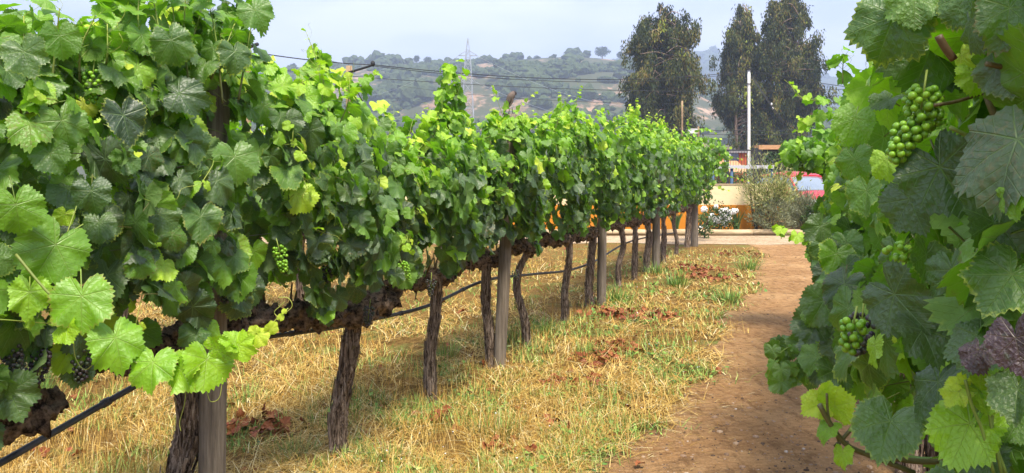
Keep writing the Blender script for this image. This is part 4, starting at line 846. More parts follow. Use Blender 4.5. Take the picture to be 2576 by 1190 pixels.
bush('shrub', 1942, 590, 19.95, 125, 190, 'tall airy shrub with narrow pale leaves in front of the wall end', OLV, rg, 2300, (.07, .14), .014, .4, 1.0, .3, 1, 3)
bush('shrub', 1902, 590, 20.2, 56, 200, 'loose yellowish shrub rising over the wall top left of the tall airy one', OLV, rg, 1000, (.06, .12), .010, .6, .85, .35, 1, 4)
bush('shrub', 1942, 590, 19.8, 100, 90, 'dense rounded grey green bush standing behind the pale log', SIL, rg, 4600, (.05, .09), .011, .7, 0, .15, 1, 5)
bush('shrub', 2022, 590, 20.1, 75, 100, 'spiky grey green bush under the red car', SIL, rg, 2200, (.12, .22), .008, 1.2, 0, .2, 1, 5)
bush('shrub', 1992, 590, 21.4, 80, 95, 'dark leaved shrub between the airy shrub and the red car', OLV, rg, 2600, (.07, .12), .011, .5, .3, .0, .7, 6)
def rose(px, py, Z, w, h, label, spots, rg):
    ob, ch, b0, rw, hz = bush('rose_bush', px, py, Z, w, h, label, DKG, rg, 1900, (.04, .07), .018, .3, .3, .1, 1, 8, 'rose bush')
    for (x, y, r_) in spots:
        c = P(x, y, Z-rw*.8+.25); mb = MB(); r_ = r_*Z/FX; tp = np.array([ch_ for ch_ in [0]])
        for ring_, cnt in ((1, 7), (.66, 6), (.36, 4)):
            for q in range(cnt):
                a = q/cnt*6.28+ring_*2; dn = np.array([math.cos(a)*ring_, -.55+ring_*.25, math.sin(a)*ring_]); V_, F_ = ICO[1]
                ctr = c+norm(dn)*r_*.62*ring_+np.array([0, -.012*(1-ring_)*3, 0]); mb.add(V_*np.array([.52, .30, .52])*r_*(.55+.45*ring_)+ctr, F_)
        ch.build(mb, 'rose_flower', [ROSE])
rose(1808, 590, 19.95, 78, 72, 'white rose bush in full bloom against the orange wall', [(1771, 527, 9), (1801, 520, 6), (1816, 533, 9), (1826, 530, 8), (1835, 535, 8), (1845, 532, 8), (1852, 530, 6), (1790, 546, 10), (1806, 553, 10), (1822, 545, 10), (1832, 551, 9), (1823, 562, 9), (1786, 556, 6), (1770, 568, 5), (1778, 572, 5), (1762, 573, 6), (1798, 560, 7)], rg)
rose(2048, 590, 19.7, 55, 75, 'small white rose bush half hidden by the right hand vines', [(2052, 530, 8), (2040, 545, 9), (2050, 548, 9), (2060, 541, 8), (2042, 558, 7), (2055, 565, 7), (2050, 580, 10), (2058, 574, 7)], rg)
bush('shrub', 1772, 610, 18.6, 36, 62, 'small leafy sucker growing at the foot of the end post', DKG, rg, 420, (.05, .08), .02, .3, .2, .5, 1, 4)
for (x, lb, nb) in ((1852, 'clump of strap leaves beside the white roses', 26), (1700, 'clump of strap leaves behind the far trunks', 30)):
    b0 = P(x, 589, 20.0); b0[2] = 0; mb = MB(); a = rg.uniform(0, 6.28, nb)
    for q in range(nb):
        e = b0+np.array([math.cos(a[q])*rg.uniform(.05, .28), math.sin(a[q])*.2, rg.uniform(.45, .75)]); pth = curve([b0+rg.normal(0, .05, 3)*[1, 1, 0], (b0+e)/2+UP*.1, e], 7); sd_ = np.array([1, .2, 0])*.018
        wv = np.array([.8, 1, 1, .9, .7, .4, .05])[:, None]; V = np.concatenate([pth-sd_*wv, pth+sd_*wv]); mb.add(V, [[j, j+1, 8+j, 7+j] for j in range(6)], 0, tint=rg.uniform(.5, 1))
    tag(mb.build('iris_clump', [DKG]), lb, 'plant')

# ---------------------------------------------------------------- fence, rail, beam and hedge behind the wall
DARK = pmat('dark_steel', (.04, .045, .05), .5, .3); GALV = pmat('painted_rail', (.55, .56, .58), .5, .2); WOODO = simple('orange_beam', (.42, .22, .10), (.62, .36, .19), 6, .8, (1, 6, 6))
Zf = 27.0
fn = empty('fence_frame', tuple(P(1900, 440, Zf)*[1, 1, 0]), 'dark steel fence frame with tall posts beside the white pole', 'fence'); ch = Child(fn)
for x, y in ((1830, 378), (1902, 372), (1912, 376), (1760, 378)):
    p = P(x, y, Zf); mb = MB(); mb.box((p[0], Zf, p[2]/2), (.045 if x != 1902 else .07, .045, p[2]/2)); ch.build(mb, 'post', [DARK], False)
mb = MB(); a = P(1758, 378, Zf); b = P(1899, 378, Zf); mb.box(((a[0]+b[0])/2, Zf, a[2]), ((b[0]-a[0])/2, .025, .025)); ch.build(mb, 'top_rail', [DARK], False)
mb = MB()
for x in range(1768, 1896, 7):
    p = P(x, 380, Zf); mb.box((p[0], Zf+.03, p[2]/2), (.006, .006, p[2]/2-.01))
ch.build(mb, 'mesh_panel', [DARK], False)
rl = empty('guard_rail', tuple(P(1880, 440, 24.5)*[1, 1, 0]), 'pale horizontal rail on short blue posts above the cream wall', 'railing'); ch = Child(rl)
mb = MB(); a = P(1790, 420, 24.5); b = P(1948, 420, 24.5); mb.box(((a[0]+b[0])/2, 24.5, a[2]), ((b[0]-a[0])/2, .03, .055)); ch.build(mb, 'rail', [GALV], False)
BLU = pmat('blue_paint', (.03, .08, .16), .5)
for x in (1842, 1795, 1944):
    p = P(x, 424, 24.5); mb = MB(); add_tube(mb, [(p[0], 24.56, 0), (p[0], 24.56, p[2])], .05, 10); ch.build(mb, 'post', [BLU])
pg = empty('pergola', tuple(P(1960, 440, 29)*[1, 1, 0]), 'wide orange timber beam on posts over a dark hedge', 'pergola'); ch = Child(pg)
a = P(1903, 371, 29); b = P(2110, 371, 29); mb = MB(); mb.box(((a[0]+b[0])/2, 29, a[2]), ((b[0]-a[0])/2, .3, .085)); ch.build(mb, 'beam', [WOODO], False)
mb = MB(); mb.box(((a[0]+b[0])/2, 29.05, a[2]-.12), ((b[0]-a[0])/2-.05, .2, .03)); ch.build(mb, 'gutter', [DARK], False)
for x in (1909, 2000, 2100):
    p = P(x, 380, 29); mb = MB(); mb.box((p[0], 29.05, p[2]/2-.02), (.05, .05, p[2]/2)); ch.build(mb, 'post', [DARK], False)
rg = np.random.default_rng(41)
def hedge(x0, x1, y1, Z, lb, tl, th_, n=5200, dpt=.6):
    a = P(x0, y1, Z); b = P(x1, y1, Z); ob = empty('hedge', ((a[0]+b[0])/2, Z, 0), lb, 'hedge'); mb = MB()
    pos = np.stack([rg.uniform(a[0], b[0], n), Z+rg.uniform(-dpt, dpt, n)*np.where(rg.random(n) < .6, -1, 1), a[2]*rg.random(n)**.8], 1); pos[:, 2] *= 1+.06*np.sin(pos[:, 0]*3)
    leafy(mb, pos, rg.normal(0, 1, (n, 3))+UP*.3, rg.uniform(.08, .16, n), np.full(n, .028), rg, np.clip(tl+(th_-tl)*rg.random(n), 0, 1)); Child(ob).build(mb, 'foliage', [DKG])
    mb = MB()
    for q in np.linspace(a[0]+.3, b[0]-.3, 6): add_tube(mb, [(q, Z, 0), (q+.05, Z, a[2]*.7)], .03, 6)
    Child(ob).build(mb, 'stem', [BRN])
hedge(1914, 2120, 386, 30.2, 'dark clipped hedge under the orange beam', .1, .8)
hedge(1690, 1905, 428, 33.0, 'low olive hedge seen through the dark fence frame', .5, 1.0, 4200)
rh = empty('shed', tuple(P(1850, 440, 55)*[1, 1, 0]), 'terracotta red shed wall with lean-to roof behind the fence frame', 'shed'); ch = Child(rh)
RED = wall_mat('red_plaster', (.42, .10, .045), (.52, .15, .07), (.36, .09, .04))
a = P(1800, 385, 55); b = P(1878, 385, 55); mb = MB(); mb.box(((a[0]+b[0])/2, 56.5, a[2]/2), ((b[0]-a[0])/2, 1.5, a[2]/2)); ch.build(mb, 'wall', [RED], False)
mb = MB(); mb.box(((a[0]+b[0])/2, 56.5, a[2]+.08), ((b[0]-a[0])/2+.15, 1.7, .07)); ch.build(mb, 'roof', [pmat('grey_roof', (.25, .24, .25))], False)
mb = MB(); c = P(1846, 396, 54.9); mb.box(c, (.32, .08, .30)); ch.build(mb, 'window', [pmat('dark_glass', (.05, .06, .09), .15)], False)
mb = MB(); q0 = P(1812, 402, 54); q1 = P(1862, 402, 54); V = [q0+[0, -2, -.9], q1+[0, -2, -.9], q1+[0, 1, 0], q0+[0, 1, 0]]; V = V+[v-UP*.08 for v in V]; mb.add(V, [[0, 1, 2, 3], [7, 6, 5, 4], [0, 4, 5, 1], [1, 5, 6, 2], [2, 6, 7, 3], [3, 7, 4, 0]]); ch.build(mb, 'lean_to_roof', [WOODO], False)
mb = MB(); add_tube(mb, [P(1818, 398, 51.8), P(1838, 390, 51.8)], .09, 8); add_tube(mb, [P(1822, 402, 51.8), P(1838, 420, 51.8)], .09, 8); ch.build(mb, 'white_pipe', [GALV])

# ---------------------------------------------------------------- red car
def car():
    Zc = 24.6; c = P(2022, 440, Zc); ob = empty('parked_car', (c[0], Zc+.3, 0), 'bright red parked car with sky reflecting windscreen, behind the bushes', 'car', rz=R(-82)); ob.scale = (1.04, 1.04, 1.12)
    PA = Mat('red_paint'); PA.col((.50, .012, .022)); PA.rough(.42); PA.b.inputs['Coat Weight'].default_value = .25; PA = PA.m
    GL = Mat('car_glass'); GL.col((.10, .13, .15)); GL.rough(.04); GL.b.inputs['Specular IOR Level'].default_value = 1.0; GL.b.inputs['Metallic'].default_value = .55; GL.col((.30, .36, .41)); GL = GL.m
    BK = pmat('black_rubber', (.012, .012, .013), .8); CH = pmat('chrome', (.7, .7, .72), .15, 1.0); LT = pmat('headlight_glass', (.75, .78, .8), .12)
    # side profile stations x (front +) : lower and upper height, half width, cabin height and half width
    st = [(-2.05, .35, .75, .70), (-1.95, .26, .95, .80), (-1.5, .22, 1.02, .86), (-.6, .20, 1.0, .89), (.5, .20, .98, .89), (1.1, .20, .96, .88), (1.6, .22, .88, .84), (1.95, .26, .76, .76), (2.08, .34, .60, .66)]
    def loft(st, prof):
        V = []; 
        for (x, z0, z1, hw) in st:
            for (u, v) in prof: V.append((x, u*hw, z0+(z1-z0)*v))
        n = len(prof); F = [[i*n+j, i*n+(j+1) % n, (i+1)*n+(j+1) % n, (i+1)*n+j] for i in range(len(st)-1) for j in range(n)]
        return np.array(V), np.array(F)
    prof = [(-.9, 0), (-1, .12), (-1.02, .5), (-.97, .82), (-.86, .97), (-.4, 1.03), (0, 1.05), (.4, 1.03), (.86, .97), (.97, .82), (1.02, .5), (1, .12), (.9, 0)]
    def put(mb, nm, mats, smooth=True, par=None):
        o = mb.build(nm, mats, par or ob, smooth); return o
    def capped(mb, V, F, n):
        mb.add(V, F); m = len(V)//n
        for i0, fl in ((0, False), ((m-1)*n, True)):
            c_ = V[i0:i0+n].mean(0); Fc = [[n, j, (j+1) % n] if fl else [n, (j+1) % n, j] for j in range(n)]; mb.add(np.concatenate([V[i0:i0+n], [c_]]), Fc)
    mb = MB(); V, F = loft(st, prof); capped(mb, V, F, len(prof)); o = put(mb, 'body', [PA])
    o.modifiers.new('s', 'SUBSURF').render_levels = 1
    cab = [(-1.85, .98, 1.04, .70), (-1.45, .98, 1.42, .66), (-.5, .98, 1.50, .66), (.1, .98, 1.47, .64), (.35, .98, 1.40, .63), (1.05, .95, 1.0, .70)]
    pc = [(-1.12, 0), (-1, .62), (-.9, .92), (-.5, 1.0), (0, 1.02), (.5, 1.0), (.9, .92), (1, .62), (1.12, 0)]
    mb = MB(); V, F = loft(cab, pc); capped(mb, V, F, len(pc)); put(mb, 'window', [GL])
    mb = MB(); V, F = loft([(-1.5, .98, 1.44, .665), (-.5, .98, 1.52, .665), (.1, .98, 1.49, .645), (.38, .98, 1.41, .635)], [(-.96, .85), (-.88, .95), (-.5, 1.02), (0, 1.04), (.5, 1.02), (.88, .95), (.96, .85), (.5, .9), (-.5, .9)]); capped(mb, V, F, 9); put(mb, 'roof', [PA])
    for s in (-1, 1):
        mb = MB(); add_tube(mb, [(.38, s*.6, 1.41), (1.08, s*.72, .98)], .035, 6); put(mb, 'pillar', [PA]); mb = MB(); add_tube(mb, [(-.45, s*.66, 1.46), (-.5, s*.80, .99)], .035, 6); put(mb, 'pillar', [PA])
        mb = MB(); V_, F_ = ICO[2]; mb.add(V_*[.14, .16, .09]+[1.93, s*.60, .66], F_); put(mb, 'headlight', [LT])
        mb = MB(); V_, F_ = ICO[2]; mb.add(V_*[.07, .10, .07]+[.95, s*.98, 1.02], F_); put(mb, 'mirror', [PA])
        mb = MB(); V_, F_ = ICO[2]; mb.add(V_*[.06, .16, .09]+[-1.98, s*.62, .78], F_); put(mb, 'taillight', [pmat('tail_red', (.4, .01, .01), .2)])
        for x in (-1.3, 1.32):
            mb = MB(); add_tube(mb, [(x, s*.70, .31), (x, s*.90, .31)], .31, 24); wv = put(mb, 'wheel', [BK])
            mb = MB(); add_tube(mb, [(x, s*.89, .31), (x, s*.915, .31)], .19, 16); put(mb, 'rim', [CH], par=wv)
    mb = MB(); mb.box((2.06, 0, .50), (.03, .42, .09)); put(mb, 'grille', [BK], False)
    mb = MB(); mb.box((2.09, 0, .40), (.02, .60, .025)); put(mb, 'bumper', [CH], False)
car()

# ---------------------------------------------------------------- poles and cables
WPOLE = simple('pine_pole', (.20, .13, .07), (.42, .30, .17), 6, .85, (3, 3, .4)); CONC = simple('concrete_pole', (.70, .70, .68), (.84, .84, .82), 5, .8, (3, 3, .5), .1)
BLK = pmat('cable_black', (.02, .022, .024), .6)
def sag(a, b, s, n=14): t = np.linspace(0, 1, n)[:, None]; c = np.array(a)*(1-t)+np.array(b)*t; c[:, 2] -= (4*s*t*(1-t))[:, 0]; return c
def pole(px, py, Z, r, name, mat, label, extras=None):
    p = P(px, py, Z); b0 = np.array([p[0], Z, 0]); ob = empty(name, tuple(b0), label, 'pole'); ch = Child(ob); mb = MB()
    add_tube(mb, curve([b0, p], 8), np.linspace(r*1.15, r, 8), 14); ch.build(mb, 'shaft', [mat])
    if extras: extras(ch, p)
    return p
def ex1(ch, p):
    mb = MB(); add_tube(mb, curve([P(878, 182, 28.9), P(905, 174, 28.6), P(940, 163, 28.4)], 8), .045, 8); ch.build(mb, 'arm', [BLK])
    mb = MB(); V, F = ICO[2]; mb.add(V*[.09, .09, .12]+P(938, 160, 28.4), F); ch.build(mb, 'insulator', [BLK])
def ex3(ch, p):
    mb = MB(); add_tube(mb, curve([P(628, 118, 20.5), P(648, 111, 20.3)], 5), .05, 8); ch.build(mb, 'arm', [BLK])
pole(878, 166, 29, .125, 'utility_pole', WPOLE, 'wooden pole with a dark bracket arm rising behind the leaves', ex1)
pole(622, 112, 20.6, .10, 'utility_pole', WPOLE, 'wooden pole almost hidden in the tall leaves, only its bracket tip showing', ex3)
def ex2(ch, p):
    mb = MB(); mb.box(p+[0, 0, .03], (.14, .14, .05)); ch.build(mb, 'cap', [BLK], False)
    mb = MB(); mb.box(p+[0, 0, -.85], (.125, .125, .02)); ch.build(mb, 'band', [BLK], False)
    mb = MB(); add_tube(mb, sag(P(1876, 178, 45), P(1892, 176, 45), -.25, 10), .02, 5); ch.build(mb, 'jumper', [BLK])
pole(1884, 176, 45, .085, 'utility_pole', CONC, 'tall white concrete pole between the eucalyptus trees', ex2)
def ex4(ch, p):
    mb = MB(); add_tube(mb, [p-[0, 0, .3], P(1752, 322, 60)], .03, 5); ch.build(mb, 'stay', [BLK])
pole(1716, 254, 60, .075, 'utility_pole', WPOLE, 'thin wooden pole in front of the left eucalyptus', ex4)
def ex5(ch, p):
    mb = MB(); mb.box(p+[-.55, 0, -.45], (.42, .2, .22)); ch.build(mb, 'junction_box', [pmat('white_box', (.75, .75, .75))], False)
    mb = MB(); add_tube(mb, curve([p, p+[-.5, 0, .1]], 4), .05, 6); V, F = ICO[2]; mb.add(V*[.3, .15, .1]+p+[.3, 0, -.1], F); ch.build(mb, 'lamp_head', [BLK])
pole(1757, 318, 70, .09, 'street_lamp', WPOLE, 'small lamp post with a white box between the eucalyptus trees', ex5)
cab = [('upper power cable', sag(P(640, 132, 20.4), P(938, 163, 28.4), .06), .022, 'double cable from the hidden pole to the bracket arm'),
       ('c', sag(P(938, 163, 28.4), P(1878, 178, 45), .55), .024, 'long black cable from the bracket arm to the white pole'),
       ('c', sag(P(938, 166, 28.4), P(1878, 181, 45), .62), .018, 'lower of the twin cables to the white pole'),
       ('c', sag(P(1890, 178, 45), P(2330, 240, 38), .15), .024, 'cable from the white pole off to the right'),
       ('c', sag(P(600, 166, 60), P(2200, 222, 70), 1.0), .035, 'thin lower cable crossing in front of the hill'),
       ('c', sag(P(1000, 215, 90), P(1720, 262, 60), .5), .022, 'faint slack cable leading to the thin wooden pole'),
       ('c', sag(P(1500, 312, 66), P(2100, 322, 66), .4), .035, 'low cable across the eucalyptus trunks'),
       ('c', sag(P(1500, 322, 66), P(2100, 332, 66), .4), .03, 'lowest cable across the eucalyptus trunks')]
for nm, pt, r_, lb in cab:
    mb = MB(); add_tube(mb, pt, r_*.75, 5); tag(mb.build('overhead_cable', [BLK]), lb, 'cable', 'overhead cables')
for k, dx in enumerate((0, 6)):
    mb = MB(); add_tube(mb, [P(1888+dx*.3, 190, 45), P(1984+dx, 333, 42)], .02, 5); o = mb.build('stay_wire', [BLK]); tag(o, ['left one of the two slanting stay wires of the white pole', 'right one of the two slanting stay wires of the white pole'][k], 'wire', 'stay wires of the white pole')
    q = P(1941+dx*.6, 262 if k == 0 else 272, 43.4); mb = MB(); V, F = ICO[2]; mb.add(V*[.05, .05, .08]+q, F); mb.build('insulator', [pmat('porcelain', (.8, .8, .8), .3)], o)
# pylon
PY = pmat('galvanised', (.42, .45, .48), .5, .4)
def pylon():
    Z = 260; b0 = P(1177, 440, Z); b0[2] = 0; ob = empty('pylon', tuple(b0), 'tall lattice steel pylon standing before the hill', 'pylon'); ch = Child(ob); sc = Z/FX; H = (440-97)*sc+1.6
    def hwid(z):
        y = (z-1.6)/sc  # px above horizon
        return np.interp(y, [-12, 60, 150, 270, 285, 345], [26, 20, 14, 8, 7, .6])*sc
    lv = [0, 7, 14, 20, 25, 30, 34, 37.5, 40.5, 43, 45.5, H]; r_ = .10; mb = MB(); mb2 = MB()
    cor = lambda z, k: b0+np.array([(-1, 1, 1, -1)[k]*hwid(z), (-1, -1, 1, 1)[k]*hwid(z), z])
    for a, b in zip(lv[:-1], lv[1:]):
        for k in range(4):
            j = (k+1) % 4; add_tube(mb, [cor(a, k), cor(b, k)], r_*1.3, 4, cap=False); add_tube(mb2, [cor(a, k), cor(b, j)], r_*.7, 4, cap=False); add_tube(mb2, [cor(b, k), cor(a, j)], r_*.7, 4, cap=False); add_tube(mb2, [cor(b, k), cor(b, j)], r_*.7, 4, cap=False)
    ch.build(mb, 'leg_frame', [PY]); ch.build(mb2, 'bracing', [PY])
    for s_ in (-1, 1):
        for y, L_ in ((140, 24), (205, 19)):
            z = (440-y)*sc+1.6; mb = MB(); tip = b0+[s_*L_*sc, 0, z]
            for yy in (-1, 1): add_tube(mb, [b0+[s_*hwid(z), yy*hwid(z), z], tip], r_, 4); add_tube(mb, [b0+[s_*hwid(z), yy*hwid(z), z+1.6], tip], r_*.8, 4)
            ch.build(mb, 'cross_arm', [PY])
    for s_, y in ((-1, 140), (1, 140), (1, 205)):
        L_ = 24 if y == 140 else 19; z = (440-y)*sc+1.6; tip = b0+[s_*L_*sc, 0, z-.2]
        e = P(780, 215, 420) if s_ < 0 else P(1700, 250 if y == 140 else 290, 500); mb = MB(); add_tube(mb, sag(tip, e, 10, 24), .07, 4)
        tag(mb.build('overhead_cable', [PY]), {(-1, 140): 'faint high voltage line leaving the pylon to the left', (1, 140): 'faint high voltage line from the upper pylon arm to the right', (1, 205): 'faint high voltage line from the lower pylon arm to the right'}[(s_, y)], 'cable', 'high voltage lines')
pylon()

# ---------------------------------------------------------------- eucalyptus trees
EUC = fol('eucalyptus_leaf', [(0, (.008, .016, .004)), (.35, (.034, .055, .010)), (.62, (.11, .13, .022)), (.85, (.24, .17, .045)), (1, (.30, .38, .03))], .55, .15)
EBK = simple('eucalyptus_bark', (.14, .09, .065), (.42, .32, .24), 2, .85, (2, 2, .3), .3, .05)
def euc(name, px, Z, leaders, label, nleaf, rg, env):
    b0 = P(px, 440, Z); b0[2] = 0; ob = empty(name, tuple(b0), label, 'tree', 'eucalyptus trees beyond the wall'); ch = Child(ob); mb = MB(); nodes = []
    for (x, y) in leaders:
        top = P(x, y+14, Z+rg.normal(0, 1)); st = b0+np.array([(x-px)*Z/FX*.35, rg.normal(0, .4), 0]); path = curve([st, st*.6+top*.4+rg.normal(0, .5, 3)*[1, 1, 0], st*.3+top*.7+rg.normal(0, .5, 3)*[1, 1, 0], top], 40)
        add_tube(mb, path, np.linspace(.26, .03, 40), 9); H = top[2]
        for k in range(46):
            i = int(3+36*rg.random()**.85); s = path[i]; y_ = 440-(s[2]-1.6)*FX/Z
            xl, xr_ = np.interp(y_, env[2], env[0]), np.interp(y_, env[2], env[1]); cpx = s[0]*FX/Z+CX
            tx = rg.uniform(xl, xr_); ty_ = np.clip(abs(xr_-xl)*.5, 10, 200)*Z/FX
            e = np.array([(tx-CX)/FX*Z, Z+rg.normal(0, .55)*ty_, s[2]+rg.uniform(-.5, 1.6)]); e = s+(e-s)*rg.uniform(.8, 1.1)
            br = curve([s, (s+e)/2+UP*rg.uniform(.2, .9), e-UP*.2], 9); add_tube(mb, br, np.linspace(.09, .02, 9), 5)
            nodes += [br[j] for j in range(6, 9)]
    ch.build(mb, 'trunk', [EBK])
    nodes = np.array(nodes); mb = MB(); m = nleaf//110; c = nodes[rg.integers(0, len(nodes), m)]+rg.normal(0, .2, (m, 3))-UP*.3; y_ = 440-(c[:, 2]-1.6)*FX/Z; xx = c[:, 0]*FX/Z+CX
    ok = (xx > np.interp(y_, env[2], env[0])-6) & (xx < np.interp(y_, env[2], env[1])+6) & (y_ < env[2][-1]+6) & (y_ > env[2][0]-8); c = c[ok]; m = len(c)
    rad = rg.uniform(.3, .85, m); ct = np.clip(rg.normal(.34, .2, m)+(rg.random(m) < .05)*.35, 0, 1)
    pos = np.repeat(c, 110, 0)+np.clip(rg.normal(0, .62, (m*110, 3)), -1.1, 1.1)*np.repeat(rad, 110)[:, None]*[.8, .8, 1.5]; n = len(pos)
    T = -UP+rg.normal(0, .35, (n, 3)); leafy(mb, pos, T, rg.uniform(.26, .60, n), rg.uniform(.045, .09, n), rg, np.clip(np.repeat(ct, 110)+.08+rg.normal(0, .13, n), 0, 1)); ch.build(mb, 'crown', [EUC])
rg = np.random.default_rng(61)
euc('eucalyptus_tree', 1655, 88, [(1660, 12), (1612, 45), (1700, 30), (1735, 70), (1640, 60)], 'single eucalyptus with a rounded top left of the white pole', 80000, rg,
    ([1640, 1612, 1590, 1574, 1574, 1582, 1590, 1605, 1620], [1680, 1705, 1735, 1762, 1757, 1760, 1750, 1755, 1740], [5, 40, 85, 150, 210, 260, 300, 340, 380]))
euc('eucalyptus_tree', 1870, 96, [(1880, 8), (1892, 40), (1845, 95), (1864, 40)], 'left hand one of the two merged eucalyptus trees, notched top', 66000, rg,
    ([1870, 1852, 1826, 1814, 1818, 1812, 1822, 1834, 1845], [1892, 1900, 1908, 1930, 1945, 1950, 1950, 1950, 1945], [6, 40, 95, 150, 210, 260, 300, 335, 375]))
euc('eucalyptus_tree', 1975, 94, [(1958, -8), (1980, -10), (2015, 25), (2045, 130), (1945, 40), (2000, 60)], 'tallest eucalyptus, right behind the white pole, its top leaving the picture', 84000, rg,
    ([1945, 1936, 1926, 1905, 1900, 1895, 1890, 1895, 1900], [1990, 2025, 2035, 2050, 2066, 2072, 2060, 2020, 2000], [-15, 30, 90, 140, 200, 250, 290, 330, 372]))
# low branch that joins the two trees
mb = MB()
# ---------------------------------------------------------------- hills
def hill_mat(name, dry, dry2, green, bias):
    m = Mat(name); p = m.pos(); n1 = m.noise(.034, 6, .66, vec=p, vscale=(1, .45, 1.6)); n2 = m.noise(.06, 6, .7, vec=p); n3 = m.noise(.3, 4, .7, vec=p)
    c = m.ramp(n2, [(.35, dry), (.62, dry2)]); c = m.mix(m.sstep(m.math('ADD', n1, m.math('MULTIPLY', n3, .34)), bias, bias+.12), c, m.mix(n3, tuple(x*.6 for x in green), green)); c = m.mix(m.sstep(n2, .60, .70), c, (.42, .28, .19)); m.col(c); m.rough(1); m.spec(.05); m.bump(n2, .6, 3); return m.m
def hill(name, ridge, Dr, D0, D1, mat, amp, seed, x0=-700, x1=3400):
    px = np.linspace(x0, x1, 340); Ds = np.concatenate([np.linspace(D0, Dr, 70), np.linspace(Dr, D1, 22)[1:]]); rx, ry = zip(*ridge)
    V = np.zeros((len(px), len(Ds), 3))
    for i, x in enumerate(px):
        zr = (440-np.interp(x, rx, ry))/FX*Dr+1.6
        for j, D in enumerate(Ds):
            X_ = (x-CX)/FX*D; f = (D-D0)/(Dr-D0) if D < Dr else 1-(D-Dr)/(D1-Dr); f = max(0., min(1., f)); f = f**.85 if D < Dr else f
            nz_ = mnoise.fractal(Vector((X_*.008+seed, D*.008, seed)), 1.0, 2.0, 5)*amp*(math.sin(math.pi*min(1, f))*.9+.06)
            V[i, j] = (X_, D, zr*f+nz_-1.5*(1-f))
    ny = len(Ds); i = (np.arange(len(px)-1)[:, None]*ny+np.arange(ny-1)[None]).ravel(); mb = MB(); mb.add(V.reshape(-1, 3), np.stack([i, i+ny, i+ny+1, i+1], -1)); tag(mb.build(name, [mat]), kind='structure'); return V
HM = hill_mat('dry_hillside', (.25, .15, .095), (.40, .26, .17), (.09, .10, .05), .53)
HV = hill('hill', [(-700, 260), (-200, 220), (0, 205), (80, 196), (300, 215), (560, 215), (640, 190), (740, 178), (840, 168), (960, 160), (1050, 158), (1180, 162), (1300, 150), (1440, 142), (1520, 148), (1600, 158), (1700, 200), (1800, 240), (1950, 275), (2200, 300), (3400, 330)], 640, 270, 1000, HM, 16, 4.2)
MM = hill_mat('wooded_mountain', (.20, .17, .12), (.28, .22, .15), (.06, .08, .035), .36)
MV = hill('mountain', [(-700, 270), (400, 240), (1200, 200), (1600, 150), (1700, 130), (1760, 128), (1830, 142), (1900, 165), (2000, 178), (2080, 192), (2150, 200), (2400, 240), (3400, 280)], 1500, 1020, 2100, MM, 45, 9.1)
# scrub on the slopes: one mass
SCR = simple('scrub_leaf', (.028, .045, .020), (.085, .115, .04), .6, .9, None, 1.0, .6, .1, 6); rg = np.random.default_rng(71)
def scrub(name, HV, n, smin, smax, jmin, jmax, seed, dens):
    mb = MB(); Vt, Ft = ICO[2]; pos, scl, k = [], [], 0
    while len(pos) < n and k < n*30:
        k += 1; i = rg.integers(60, HV.shape[0]-70); j = int(rg.uniform(jmin, jmax)); p = HV[i, j]
        d = vnoise((p[0], p[1]*.5, seed), .022)+.6*vnoise((p[0], p[1], seed+3), .06)
        if d < dens+rg.normal(0, .12): continue
        s = rg.uniform(smin, smax)*(1+rg.random()**4*1.2)
        for q in range(rg.integers(3, 7)): pos.append(p+np.array([rg.normal(0, s*.6), rg.normal(0, s*.5), s*rg.uniform(.1, .6)])); scl.append(np.array([1, 1, rg.uniform(.6, .95)])*s*rg.uniform(.4, .8))
    pos, scl = np.array(pos), np.array(scl); m = len(pos); X, F = inst(Vt, Ft, pos, scl); X = X.reshape(m, -1, 3); X = X+(X-pos[:, None])*rg.normal(0, .17, (m, X.shape[1], 1)); mb.add(X.reshape(-1, 3), F); tag(mb.build(name, [SCR], smooth=False), kind='stuff')
scrub('hill_scrub', HV, 12000, 1.0, 4.8, 6, 71, 1.3 , .12)
scrub('mountain_woods', MV, 5000, 5, 11, 20, 71, 5.1, -.35)
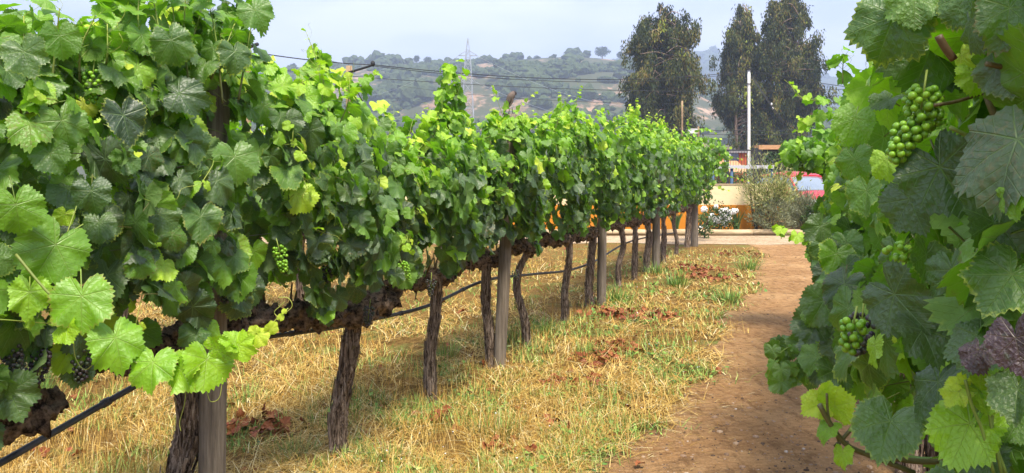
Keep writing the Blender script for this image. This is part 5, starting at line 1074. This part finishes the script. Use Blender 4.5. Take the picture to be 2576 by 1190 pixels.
# trees standing on the skyline of the hill
def ridge_tree(px, ytop, ybot, wpx, Z, label, kind):
    b0 = P(px, ybot, Z); h = (ybot-ytop)*Z/FX; w_ = wpx*Z/FX/2; ob = empty('ridge_tree', tuple(b0), label, 'tree', 'trees on the skyline of the hill'); ch = Child(ob); mb = MB(); add_tube(mb, [b0-UP*3, b0+UP*h*.7], h*.035, 6); ch.build(mb, 'trunk', [BRN])
    mb = MB(); n = 900; v = norm(rg.normal(0, 1, (n, 3)))*rg.random((n, 1))**.4; lo = .55 if kind == 'u' else .3
    pos = b0+[0, 0, h*(lo+(1-lo)/2)]+v*[w_, w_, h*(1-lo)/2]; pos[:, 0] += np.sin(pos[:, 2]*1.3)*w_*.12; leafy(mb, pos, rg.normal(0, 1, (n, 3)), rg.uniform(.8, 1.6, n)*h/11, np.full(n, h*.035), rg, np.clip(rg.random(n)*.7, 0, 1)); ch.build(mb, 'crown', [DKG])
rt = [(1515, 118, 150, 38, 'b', 'tall clumped pair of trees on the hill skyline left of the single eucalyptus'), (1560, 130, 152, 16, 'b', 'small pointed tree on the skyline right of the clumped pair'), (1440, 130, 148, 44, 'b', 'broad low tree on the skyline midway to the pylon'), (1300, 147, 158, 14, 'u', 'flat topped tree on the highest part of the brown ridge'), (1245, 148, 165, 60, 'b', 'wide dark copse on the skyline just right of the pylon'),
      (1170, 150, 164, 40, 'b', 'dark treetop behind the pylon arms'), (1048, 140, 162, 16, 'b', 'leftmost of two dark trees on the ridge before the pylon'), (1076, 143, 162, 20, 'b', 'rounder of two dark trees on the ridge before the pylon'), (1000, 152, 164, 28, 'b', 'low bush shaped tree on the ridge between wooden pole and pylon'), (905, 160, 172, 24, 'b', 'low tree on the ridge just right of the wooden pole'), (738, 160, 186, 18, 'b', 'upright tree on the ridge left of the tall shoot'),
      (612, 182, 212, 12, 'b', 'dark tree at the left foot of the ridge'), (1350, 140, 156, 18, 'b', 'small round tree on the ridge left of the broad low tree')]
for (x, yt, yb, w_, kd, lb) in rt: ridge_tree(x, yt, yb+2, w_, 636, lb, kd)

# ---------------------------------------------------------------- air
hz = bpy.data.materials.new('haze_air'); hz.use_nodes = True; t = hz.node_tree; t.nodes.clear(); pv = t.nodes.new('ShaderNodeVolumePrincipled'); om = t.nodes.new('ShaderNodeOutputMaterial')
pv.inputs['Color'].default_value = (.56, .68, .92, 1); pv.inputs['Density'].default_value = .0008; pv.inputs['Anisotropy'].default_value = .2; t.links.new(pv.outputs[0], om.inputs['Volume'])
mb = MB(); mb.box((0, 1100, 159), (3100, 2400, 160.5)); o = mb.build('haze', [hz], smooth=False); tag(o, kind='stuff')
